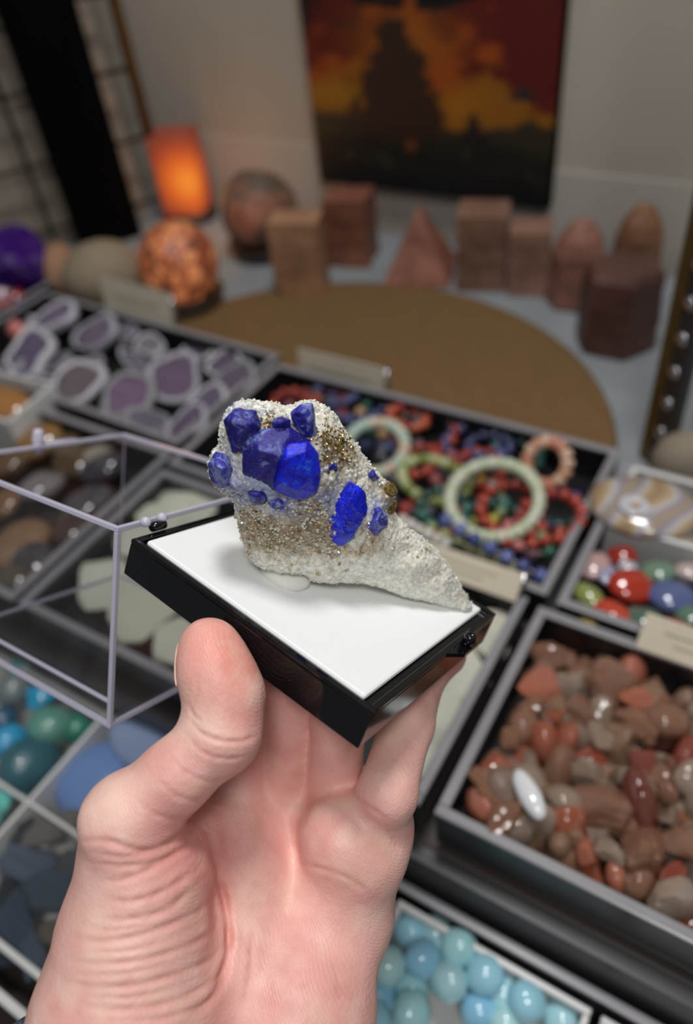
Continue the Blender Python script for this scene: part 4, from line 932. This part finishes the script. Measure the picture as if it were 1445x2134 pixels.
spec_c = SB[None] + (V[:, :1] * sS + V[:, 1:2] * sH + V[:, 2:3] * sM) / 1000
spec_w = W(spec_c)
pxs, pys, _ = to_px(spec_w); cx_, cy_ = (pxs - 400) * 2.1894, (pys - 800) * 2.1894
def blob(x, y, rx, ry): return np.exp(-((cx_ - x) / rx) ** 2 - ((cy_ - y) / ry) ** 2)
nn1 = fbm(V / 2.2, 4, 11); nn2 = fbm(V / 5, 3, 13)
C = np.tile(lin(232, 230, 220), (len(V), 1))
def ov(col, a):
    global C
    a = np.clip(a, 0, 1)[:, None]; C = C * (1 - a) + lin(*col) * a
ov((196, 190, 174), np.clip(blob(600, 420, 340, 300) * 1.0 + nn1 * .7 - .3, 0, .65))
ov((140, 118, 82), np.clip((blob(430, 700, 260, 110) + blob(560, 600, 110, 110) + blob(290, 610, 90, 80)) * 1.1 + nn1 * .8 - .3, 0, .75))
ov((120, 98, 66), np.clip((blob(650, 320, 110, 120) + blob(345, 180, 70, 60) + blob(890, 500, 60, 60)) * 1.1 + nn1 * .8 - .25, 0, .85))
ov((158, 124, 74), np.clip((blob(830, 710, 60, 60) + blob(700, 760, 120, 40)) * .9 + nn1 * .8 - .35, 0, .7))
ov((150, 162, 204), np.clip((blob(420, 560, 170, 70) + blob(200, 440, 110, 110) + blob(300, 500, 90, 80) + blob(640, 520, 60, 90) + blob(830, 560, 60, 80) + blob(230, 130, 130, 60)) * .9 + nn1 * .6 - .25, 0, .8))
ov((74, 82, 178), np.clip((blob(420, 550, 110, 40) + blob(170, 400, 80, 90) + blob(470, 200, 110, 60) + blob(600, 400, 60, 50)) * 1.0 + nn1 * 1.2 - .55, 0, .85))
ov((226, 224, 218), np.clip(blob(300, 580, 80, 50) + nn2 * .3 - .2, 0, .6))
ov((88, 80, 66), np.clip((blob(620, 470, 40, 40) + blob(560, 660, 50, 40)) + nn1 - .4, 0, .7))
org = W(SB)
sp = mk('mineral_specimen', spec_w - org, Q, 'matrix', None, True, tuple(org)); set_tone(sp.data, C)
tag(sp, 'wedge-shaped sugary white mineral specimen with blue crystals standing on the white insert', 'mineral specimen')
def sw(px_, py_, m):                              # crop point -> world at slab offset m
    s, h = slab_at(*cr(px_, py_), m); return W(SB + (s * sS + h * sH + m * sM) / 1000)
def crystal(name, outline, m_out, ridge, mat, label, m_back=2, bev=.0005, amp=.45, seed=0, cuts=3, up=1.6, grow=1.06):
    """a faceted crystal: outer edge at depth m_out, front facets rising to the ridge points"""
    gx_, gy_ = np.mean([p[0] for p in outline]), np.mean([p[1] for p in outline]); m_out += up
    outline = [(gx_ + (p[0] - gx_) * grow, gy_ + (p[1] - gy_) * grow) + tuple(p[2:]) for p in outline]; ridge = [(x, y, m + up) for x, y, m in ridge]
    pts = [sw(x, y, m_out + (e[0] if e else 0)) for x, y, *e in outline] + [sw(x, y, m) for x, y, m in ridge]
    cx0, cy0 = np.mean([p[0] for p in outline]), np.mean([p[1] for p in outline])
    pts += [sw(cx0 + (x - cx0) * .92, cy0 + (y - cy0) * .92, m_back) for x, y, *e in outline]
    bm = bmesh.new(); vs = [bm.verts.new(p - org) for p in pts]; r = bmesh.ops.convex_hull(bm, input=vs)
    bmesh.ops.delete(bm, geom=[v for v in bm.verts if not v.link_faces], context='VERTS')
    bmesh.ops.dissolve_limit(bm, angle_limit=.2, verts=bm.verts[:], edges=bm.edges[:])
    if bev: bmesh.ops.bevel(bm, geom=bm.edges[:], offset=bev, segments=2, affect='EDGES', profile=.5)
    bmesh.ops.triangulate(bm, faces=bm.faces[:])
    for _ in range(cuts):
        lg = [e for e in bm.edges if e.calc_length() > .0011]
        if not lg: break
        bmesh.ops.subdivide_edges(bm, edges=lg, cuts=1); bmesh.ops.triangulate(bm, faces=bm.faces[:])
    bm.normal_update(); bm.verts.index_update()
    V = np.array([v.co[:] for v in bm.verts]); Nn = np.array([v.normal[:] for v in bm.verts]); Fc = [[v.index for v in f.verts] for f in bm.faces]; bm.free()
    V = V + Nn * (fbm(V * 600 + seed, 3, seed) * amp / 1000)[:, None] + Nn * (fbm(V * 1800 + seed, 2, seed + 3) * amp * .4 / 1000)[:, None]
    o = mk(name, V, Fc, mat, sp, True)
    if label: o['label'] = label
    return o
crystal('blue_crystal', [(238, 275), (322, 212), (440, 200), (532, 262), (500, 300), (410, 340), (392, 400), (385, 490), (330, 455), (240, 405)], 11, [(300, 300, 15.5), (330, 400, 15), (400, 330, 17.5), (440, 240, 14), (375, 440, 15.5)], 'blue', 'dark blue crystal face', 1, seed=1)
crystal('blue_crystal', [(398, 322), (440, 280), (530, 268), (572, 318), (584, 400), (568, 490), (495, 525), (440, 510), (378, 478), (386, 400)], 15, [(430, 340, 18.6), (520, 310, 17.6), (545, 420, 17.8), (480, 490, 17.5), (405, 450, 18.2)], 'vivid', 'vivid blue right-hand face', 3, seed=2, amp=.3)
crystal('blue_crystal', [(145, 168), (200, 116), (290, 124), (312, 190), (292, 262), (240, 312), (188, 308), (165, 245)], 9, [(190, 175, 13.5), (250, 190, 14.5), (215, 250, 13)], 'blue', 'dark blue crystal at top left', 0, seed=3)
crystal('blue_crystal', [(74, 370), (110, 312), (158, 330), (200, 395), (192, 470), (150, 488), (92, 445)], 3, [(105, 370, 8), (150, 390, 9.5), (150, 450, 8)], 'blue2', 'blue crystal bulging from the left side', -3, seed=4, up=4.5)
crystal('blue_crystal', [(452, 132), (500, 95), (552, 92), (564, 165), (572, 250), (520, 245), (470, 185)], 9, [(510, 130, 12.5), (540, 180, 12.5), (535, 225, 11.5)], 'blue2', None, 0, seed=5)
crystal('blue_crystal', [(362, 172), (405, 150), (450, 165), (445, 205), (385, 210)], 11, [(405, 180, 13)], 'blue', None, 3, seed=6)
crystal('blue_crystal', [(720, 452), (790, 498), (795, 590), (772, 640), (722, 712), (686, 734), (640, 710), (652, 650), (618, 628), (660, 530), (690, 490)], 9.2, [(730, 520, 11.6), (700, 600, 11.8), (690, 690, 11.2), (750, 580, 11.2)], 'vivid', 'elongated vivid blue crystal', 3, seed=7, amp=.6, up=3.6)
crystal('blue_crystal', [(792, 658), (850, 560), (892, 608), (888, 650), (840, 692)], 6.5, [(850, 620, 9.5)], 'blue2', None, 1, seed=8, amp=.8, up=3.6)
crystal('blue_crystal', [(258, 492), (318, 484), (346, 520), (330, 546), (270, 540)], 12, [(300, 512, 13.8)], 'blue', None, 6, seed=9)
crystal('blue_crystal', [(585, 385), (615, 360), (660, 352), (668, 400), (610, 420)], 10.5, [(630, 385, 12.6)], 'blue', None, 5, seed=10, amp=.6)
crystal('blue_crystal', [(806, 412), (828, 390), (850, 428), (826, 446)], 4.5, [(828, 420, 6.4)], 'blue2', None, 1, seed=11, bev=.0002)
crystal('blue_crystal', [(350, 540), (400, 520), (430, 545), (400, 575), (365, 565)], 11.5, [(395, 548, 12.8)], 'blue2', None, 6, seed=12, bev=.0003, amp=.5)
crystal('blue_crystal', [(425, 862), (448, 856), (468, 870), (455, 884), (430, 878)], 3, [(446, 868, 4.2)], 'blue', None, 0, seed=13, bev=.0002)
# grains over the surface: brown sugar quartz, clear quartz and pyrite
NW = vnormals(spec_w, Q)
vis = np.nonzero((NW @ (np.array([0, 0, CAMH]) - org)) > .25 * np.linalg.norm(np.array([0, 0, CAMH]) - org))[0]
def grains(weight, n, smin, smax, name, mat, seed, lift=.0002, kind='stuff'):
    rs = np.random.RandomState(seed); w = np.clip(weight[vis], 0, None); w /= w.sum(); pick = rs.choice(vis, n, p=w)
    cube = np.array([(x, y, z) for x in (-1, 1) for y in (-1, 1) for z in (-1, 1)], float); oct_ = np.array([(1, 0, 0), (-1, 0, 0), (0, 1, 0), (0, -1, 0), (0, 0, 1), (0, 0, -1)], float)
    octf = [(0, 2, 4), (2, 1, 4), (1, 3, 4), (3, 0, 4), (2, 0, 5), (1, 2, 5), (3, 1, 5), (0, 3, 5)]
    cubf = [(0, 1, 3, 2), (4, 6, 7, 5), (0, 4, 5, 1), (2, 3, 7, 6), (0, 2, 6, 4), (1, 5, 7, 3)]
    mb = MB()
    for p in pick:
        A, _r = np.linalg.qr(rs.normal(size=(3, 3))); s = rs.uniform(smin, smax) / 1000
        b, f = (cube * .72, cubf) if rs.rand() < .55 else (oct_, octf)
        mb.add((b * rs.uniform(.6, 1.15, 3) * s) @ A.T + spec_w[p] - org + NW[p] * lift, f)
    o = mb.build(name, mat, sp, False); o['kind'] = kind; return o
br_w = blob(430, 700, 190, 90) + blob(560, 590, 80, 90) + blob(300, 620, 60, 70) * .7 + blob(840, 700, 50, 40) * .6 + blob(700, 760, 120, 30) * .5 + .02
grains(br_w, 520, .28, .72, 'brown_quartz_grains', 'grain', 21)
cl_w = blob(520, 780, 260, 60) + blob(640, 200, 60, 90) + .25 + blob(400, 560, 160, 60) * .6 + 1.6 * np.exp(-(np.abs(poly_dist(V[:, 0], V[:, 1]) - .6) / 1.2) ** 2)
grains(cl_w, 950, .22, .55, 'clear_quartz_grains', 'clear_grain', 22)
py_w = blob(345, 175, 45, 40) + blob(625, 240, 60, 40) + blob(690, 300, 40, 60) + blob(600, 345, 30, 25) * .8 + blob(515, 195, 25, 20) + blob(430, 195, 60, 12) * .6 + .004 + blob(290, 620, 50, 50) * .35 + blob(1090, 765, 50, 20) * .3 + blob(560, 560, 90, 90) * .12 + blob(1012, 803, 8, 8) * .5
grains(py_w ** 1.5, 460, .18, .45, 'pyrite_grains', 'pyrite', 23)
pyn = sw(905, 485, 4.0); Vn, Fn = chunk(61, 16, .12); rs = np.random.RandomState(9)
mk('pyrite_nodule', Vn * np.array([.0028, .0024, .0020]) + (pyn - org), Fn, 'pyrite', sp, False)
pyn = sw(905, 555, 2.5); mk('pyrite_nodule', chunk(63, 16, .12)[0] * .0026 + (pyn - org), Fn, 'pyrite', sp, False)
# putty foot
V, Fc = pebble(3, .12); c = bx(.0395, .0295, .0016); A = np.stack([bE2, bE1, bEN], 0)
Vw = (V * np.array([.0085, .0075, .0036])) @ A; Vw = Vw + W(c)
pu = mk('mounting_putty', Vw - W(bx(.0395, .0295, 0)), Fc, 'putty', None, True, tuple(W(bx(.0395, .0295, 0)))); tag(pu, 'small white putty blob under the foot of the mineral specimen', 'putty')

# ================================================================== THE HAND
# joints in the camera frame (px, py, depth, radius mm)
J = {
 't0': (436, 1350, .2150, 8.6), 't0b': (448, 1395, .2135, 9.9), 't1': (468, 1450, .2125, 10.6), 't2': (462, 1530, .2105, 10.3), 't3': (362, 1622, .2080, 9.7), 't4': (268, 1712, .2085, 11.3),
 'm1': (300, 1830, .2125, 15.5), 'm2': (280, 1960, .2120, 20.0), 'm3': (262, 2130, .2100, 23.0), 'edge': (196, 2120, .2190, 15.0), 'edge0': (255, 1760, .2140, 9.5),
 'wr': (330, 2420, .2080, 25.0), 'wr2': (560, 2400, .2200, 22.0),
 'ib': (490, 1700, .2540, 10.0), 'mb': (590, 1695, .2610, 9.6), 'rb': (690, 1705, .2580, 9.6), 'pb': (785, 1720, .2440, 9.6),
 'pc': (560, 1900, .2560, 13.0), 'pf': (490, 1820, .2410, 13.5), 'pf2': (470, 1990, .2350, 16.0), 'ph': (700, 1900, .2450, 15.5), 'ph2': (610, 2110, .2300, 21.0), 'pm': (745, 1780, .2400, 12.0), 'pad': (715, 1745, .2375, 10.5),
}
def jc(k): a = J[k]; return cpt(*a[:3]) * 1000, a[3]
seg = []
def cone(a, b): 
    A, B = (jc(a) if isinstance(a, str) else a), (jc(b) if isinstance(b, str) else b); seg.append((A[0], A[1], B[0], B[1]))
for a, b in (('t0', 't0b'), ('t0b', 't1'), ('t1', 't2'), ('t2', 't3'), ('t3', 't4'), ('t4', 'm1'), ('m1', 'm2'), ('m2', 'm3'), ('m3', 'wr'), ('t4', 'edge0'), ('edge0', 'edge'), ('edge', 'wr'),
             ('ib', 'pc'), ('mb', 'pc'), ('rb', 'pc'), ('pb', 'pm'), ('pm', 'ph'), ('ph', 'ph2'), ('ph2', 'wr2'), ('wr', 'wr2'), ('pc', 'ph2'), ('ib', 'mb'), ('mb', 'rb'), ('rb', 'pb'), ('pc', 'm3'), ('pad', 'pm'), ('ib', 'm1'), ('pc', 'ph'), ('rb', 'pad'), ('pf', 'pf2'), ('pf2', 'm3'), ('pf', 'ib'), ('pf2', 'ph2')):
    cone(a, b)
palm_n = len(seg)
def fpt(u, v, r, extra=0.0): return bx(u, v, -BT - r / 1000 - extra) * 1000, r
fingers = []
for nm, base, pts in (('index', 'ib', [fpt(.042, .020, 8.6, .006), fpt(.042, .046, 8.0, .0004), fpt(.043, .066, 7.4, .0002), fpt(.044, .080, 6.8, .0002)]),
                      ('middle', 'mb', [fpt(.0585, .024, 8.8, .008), fpt(.0585, .048, 8.2, .0004), fpt(.059, .070, 7.6, .0002), fpt(.060, .086, 6.9, .0002)]),
                      ('ring', 'rb', [fpt(.0755, .026, 8.6, .007), fpt(.0755, .048, 8.0, .0004), fpt(.0755, .068, 7.4, .0002), fpt(.0755, .084, 6.8, .0002)]),
                      ('little', 'pb', [(cpt(806, 1655, .2335) * 1000, 9.0), (cpt(848, 1510, .2520) * 1000, 8.6), (cpt(884, 1400, .2690) * 1000, 8.0), fpt(.086, .078, 7.0, .0004)])):
    ch = [jc(base)] + pts; fingers.append([(ch[i][0], ch[i][1], ch[i + 1][0], ch[i + 1][1]) for i in range(len(ch) - 1)])
allp = np.array([p for s in seg + sum(fingers, []) for p in (s[0], s[2])]); hh = 1.05
lo3 = allp.min(0) - 30; hi3 = allp.max(0) + 16
hi3[1] = cpt(400, 2440, .21)[1] * 1000
gx, gy, gz = [np.arange(lo3[i], hi3[i], hh, dtype=np.float32) for i in range(3)]
X, Y, Z = np.meshgrid(gx, gy, gz, indexing='ij')
def rcone(a, ra, b, rb):
    d = (b - a); l2 = float(d @ d); tt = np.clip(((X - a[0]) * d[0] + (Y - a[1]) * d[1] + (Z - a[2]) * d[2]) / l2, 0, 1)
    return np.sqrt((X - a[0] - tt * d[0]) ** 2 + (Y - a[1] - tt * d[1]) ** 2 + (Z - a[2] - tt * d[2]) ** 2) - (ra + tt * (rb - ra))
def smin(a, b, k):
    if a is None: return b
    h = np.clip(.5 + .5 * (b - a) / k, 0, 1); return b * (1 - h) + a * h - k * h * (1 - h)
thumb = None
for s in seg[:5]: thumb = smin(thumb, rcone(*[np.asarray(x, np.float32) if hasattr(x, '__len__') else x for x in s]), 4.0)
thenar = None
for s in seg[5:12]: thenar = smin(thenar, rcone(*s), 6.0)
palm = None
for s in seg[12:]: palm = smin(palm, rcone(*s), 9.0)
FH = smin(smin(thumb, thenar, 5.0), palm, 5.0)
fg = None
for f in fingers:
    o1 = None
    for s in f: o1 = smin(o1, rcone(*s), 3.0)
    fg = smin(fg, o1, 1.2)
FH = smin(FH, fg, 3.5)
# keep the flesh off the box it presses against
P0 = BL_ * 1000
uu = (X - P0[0]) * E2[0] + (Y - P0[1]) * E2[1] + (Z - P0[2]) * E2[2]; vv = (X - P0[0]) * E1[0] + (Y - P0[1]) * E1[1] + (Z - P0[2]) * E1[2]; ww = (X - P0[0]) * EN[0] + (Y - P0[1]) * EN[1] + (Z - P0[2]) * EN[2]
bd = np.maximum(np.maximum(np.abs(uu - BA * 500) - BA * 500, np.abs(vv - BB * 500) - BB * 500), np.abs(ww + BT * 500) - BT * 500)
FH = np.maximum(FH, .15 - bd)
V, Q = surface_nets(FH.astype(np.float32), lo3, hh)
del X, Y, Z, uu, vv, ww, bd, thumb, thenar, palm, fg
V = smooth_quads(V, Q, 4); V, Q = subdiv(V, Q); V = smooth_quads(V, Q, 3)
N = vnormals(V, Q)
hp = V / V[:, 2:3]; hx_, hy_ = hp[:, 0] * FPX + 722.5, hp[:, 1] * FPX + 1067
facing = np.clip(-(N * V).sum(1) / np.linalg.norm(V, axis=1) * 2.5, 0, 1)
def k4(l): return [(60 + x / 1.72, 1600 + y / 1.72) for x, y in l]
def spline(l, n=40):
    l = np.array(l, float); t = np.arange(len(l)); tt = np.linspace(0, len(l) - 1, n)
    if len(l) < 3: return np.stack([np.interp(tt, t, l[:, i]) for i in (0, 1)], -1)
    m = np.gradient(l, axis=0); i = np.minimum(tt.astype(int), len(l) - 2); f = (tt - i)[:, None]
    return (2 * f**3 - 3 * f**2 + 1) * l[i] + (f**3 - 2 * f**2 + f) * m[i] + (-2 * f**3 + 3 * f**2) * l[i + 1] + (f**3 - f**2) * m[i + 1]
disp = np.zeros(len(V)); redness = np.zeros(len(V))
def crease(l, w, depth, ridge=.22, zlim=None):
    """a skin fold: groove of width w px with a slight ridge each side"""
    global disp, redness
    S = spline(l); box = (hx_ > S[:, 0].min() - 5 * w) & (hx_ < S[:, 0].max() + 5 * w) & (hy_ > S[:, 1].min() - 5 * w) & (hy_ < S[:, 1].max() + 5 * w)
    if zlim is not None: box &= (V[:, 2] < zlim[1]) & (V[:, 2] > zlim[0])
    ids = np.nonzero(box)[0]
    if not len(ids): return
    A, B = S[:-1], S[1:]; D = B - A; best = np.full(len(ids), 1e9); bt = np.zeros(len(ids))
    for k in range(len(A)):
        t_ = np.clip(((hx_[ids] - A[k, 0]) * D[k, 0] + (hy_[ids] - A[k, 1]) * D[k, 1]) / (D[k] @ D[k] + 1e-9), 0, 1)
        d = np.hypot(hx_[ids] - A[k, 0] - t_ * D[k, 0], hy_[ids] - A[k, 1] - t_ * D[k, 1]); m = d < best; best[m] = d[m]; bt[m] = (k + t_[m]) / len(A)
    fade = np.clip(np.minimum(bt * 2.6, (1 - bt) * 4), 0, 1) * (.55 + .45 * np.sin(bt * 17 + l[0][0]) ** 2); depth = depth * .62; w = w * .85
    disp[ids] += facing[ids] * fade * (-depth * np.exp(-(best / w) ** 2) + depth * ridge * np.exp(-((best - 2.1 * w) / (1.1 * w)) ** 2))
    redness[ids] += facing[ids] * fade * np.exp(-(best / (1.6 * w)) ** 2) * min(1, depth * 1.3)
near = (0, 238)
for l, w, d in [([(389, 1480), (410, 1520), (450, 1542), (500, 1546), (545, 1530)], 6, .75), ([(378, 1520), (420, 1566), (470, 1582), (530, 1572)], 6, .55), ([(392, 1462), (402, 1490), (420, 1505)], 5, .6),
                ([(345, 1570), (390, 1612), (450, 1630), (510, 1605)], 6, .4), ([(310, 1610), (370, 1660), (440, 1668), (490, 1640)], 7, .45), ([(260, 1650), (330, 1700), (400, 1706), (450, 1672)], 7, .4),
                ([(405, 1400), (412, 1440), (400, 1475)], 5, .3)]: crease(l, w, d, zlim=near)
for l, w, d in [([(150, 270), (270, 262), (420, 300), (560, 235), (640, 150)], 8, .95), ([(180, 330), (300, 350), (430, 345), (560, 290), (640, 215)], 7, .5), ([(240, 410), (340, 400), (480, 340), (600, 245)], 8, .7), ([(260, 470), (360, 480), (490, 440), (645, 330)], 8, .8),
                ([(250, 540), (350, 545), (500, 505), (658, 370)], 8, .7), ([(130, 600), (240, 625), (400, 600), (600, 520), (690, 430)], 8, .75), ([(110, 680), (250, 705), (430, 685), (620, 615), (700, 530)], 8, .7),
                ([(100, 760), (260, 790), (450, 765), (640, 695), (712, 610)], 8, .7), ([(140, 840), (300, 870), (500, 845), (660, 765), (715, 690)], 8, .6), ([(300, 905), (480, 900), (640, 840), (700, 760)], 7, .55),
                ([(180, 560), (300, 585), (440, 560)], 6, .35), ([(200, 660), (340, 660), (500, 625)], 6, .35), ([(160, 740), (320, 740), (520, 700)], 6, .35), ([(200, 815), (360, 825), (520, 790)], 6, .35), ([(210, 300), (330, 320), (440, 310)], 6, .4)]:
    crease(k4(l), w, d, zlim=near)
far = (0, 400)
crease([(432, 1692), (444, 1780), (462, 1850), (476, 1930), (476, 2000), (456, 2070), (385, 2136)], 10, 1.7, .12, zlim=(0, 400))
for l, w, d in [([(640, 150), (672, 290), (690, 400), (712, 520), (722, 620), (700, 720), (650, 830), (540, 915)], 9, 1.1), ([(812, 560), (800, 640), (795, 740), (775, 850)], 8, .7), ([(860, 330), (960, 345), (1090, 375), (1180, 420), (1240, 480)], 7, .5), ([(720, 300), (780, 400), (840, 440), (930, 530), (980, 620)], 8, .4),
                ([(1165, 60), (1170, 110), (1230, 150), (1300, 200)], 7, .7), ([(1270, 180), (1300, 240), (1330, 300)], 6, .4), ([(930, 300), (990, 160), (1010, 60)], 10, .7), ([(1080, 640), (1110, 760), (1120, 850)], 9, .25)]:
    crease(k4(l), w, d, zlim=far)
disp += .06 * fbm(V / 2.6, 3, 31) * np.clip(1 - (V[:, 2] - 225) / 30, .3, 1) + .25 * fbm(V / 9, 2, 33)
V = V + N * disp[:, None]
# skin tone: redder pads and joints, paler knuckles and tendons
def hb(x, y, rx, ry): return np.exp(-((hx_ - x) / rx) ** 2 - ((hy_ - y) / ry) ** 2)
C = np.tile(lin(236, 182, 172), (len(V), 1))
ov((226, 142, 126), .7 * hb(450, 1345, 80, 90) + .5 * hb(520, 1440, 60, 100))
ov((226, 152, 146), .55 * hb(400, 1770, 110, 70) + .5 * hb(420, 1860, 80, 100) + .45 * hb(700, 1740, 110, 80) + .4 * hb(640, 2080, 120, 130) + .35 * hb(300, 1700, 140, 60))
ov((234, 200, 184), .7 * hb(415, 1520, 60, 40) + .5 * hb(215, 1690, 70, 60) + .5 * hb(520, 1900, 50, 120) + .4 * hb(250, 1990, 120, 100) + .4 * hb(830, 1560, 50, 100))
ov((208, 130, 118), np.clip(redness * .5, 0, .65))
ov((214, 148, 142), np.clip(fbm(V / 9, 3, 41) * 1.0, 0, .6)); ov((240, 206, 190), np.clip(fbm(V / 8 + 7, 3, 43) * 1.0, 0, .6)); ov((226, 196, 166), np.clip(fbm(V / 6 + 3, 3, 47) * .7 - .1, 0, .4))
HW = W(V / 1000); ho = W(cpt(420, 2300, .215))
hand = mk('hand', HW - ho, Q, 'skin', None, True, tuple(ho)); set_tone(hand.data, C)
tag(hand, "person's left hand gripping the black display box, thumb in front, fingers curled beneath", 'hand')
# thumb nail: curved plate on the left side of the tip
tc, tb = cpt(432, 1338, .2165) * 1000, cpt(462, 1440, .2135) * 1000; ta = nz_(tc - tb); nl = nz_(np.array([-.97, .05, .12])); nl = nz_(nl - ta * (nl @ ta)); ns = np.cross(ta, nl)
Vn = []; nu, nv = 14, 16
q_ = V - tb; al_ = q_ @ ta; rd_ = q_ - al_[:, None] * ta; rl_ = np.linalg.norm(rd_, axis=1); ud_ = rd_ / (rl_[:, None] + 1e-9); ok_ = (rl_ < 16) & (al_ > 0) & (al_ < 24)
def rad_at(along, d):
    w = np.exp(-((al_[ok_] - along) / .8) ** 2 - ((1 - ud_[ok_] @ d) / .006) ** 2) * (ud_[ok_] @ d > .9); return float((w * rl_[ok_]).sum() / (w.sum() + 1e-9))
for lay in (0, 1):
    for i in range(nv):
        for j in range(nu):
            l = i / (nv - 1); a = (j / (nu - 1) * 1.55 - 1.05) * (1 - .25 * max(0, l - .7) / .3)
            along = 5.0 + 12.0 * l - 1.6 * max(0, l - .6) / .4 * (a + .3) ** 2
            d_ = math.cos(a) * nl + math.sin(a) * ns; p0 = tb + ta * along
            r = rad_at(along, d_) + (.38 if lay == 0 else -.25)
            Vn.append(p0 + r * d_)
Fn = [(i * nu + j, i * nu + j + 1, (i + 1) * nu + j + 1, (i + 1) * nu + j) for i in range(nv - 1) for j in range(nu - 1)]; k0 = nu * nv
Fn += [tuple(x + k0 for x in f[::-1]) for f in Fn]
rim_ = [j for j in range(nu)] + [i * nu + nu - 1 for i in range(1, nv)] + [(nv - 1) * nu + j for j in range(nu - 2, -1, -1)] + [i * nu for i in range(nv - 2, 0, -1)]
Fn += [(rim_[k], rim_[(k + 1) % len(rim_)], rim_[(k + 1) % len(rim_)] + k0, rim_[k] + k0) for k in range(len(rim_))]
mk('thumb_nail', W(np.array(Vn) / 1000) - ho, Fn, 'nail', hand)
# knitted sleeve cuff at the wrist
a0, a1 = cpt(372, 2262, .214), cpt(250, 2560, .205); ad = nz_(a1 - a0); s1 = nz_(np.cross(ad, [0, 0, 1.0])); s2 = np.cross(ad, s1)
Vc = []; nr, nt = 12, 56
for i in range(nr):
    for j in range(nt):
        th = 2 * PI * j / nt; l = i / (nr - 1); rr = 1 + .03 * math.sin(th * 14) + .03 * math.sin(l * 9)
        Vc.append(a0 + ad * l * .05 + (s1 * math.cos(th) * .0455 + s2 * math.sin(th) * .036) * rr * (1 + (.05 if 0 < i < nr - 1 else 0)))
Fcx = [(i * nt + j, i * nt + (j + 1) % nt, (i + 1) * nt + (j + 1) % nt, (i + 1) * nt + j) for i in range(nr - 1) for j in range(nt)]
slv = mk('sleeve', W(np.array(Vc)) - ho, Fcx, 'knit', hand); slv['label'] = 'fuzzy blue-grey knitted cuff'
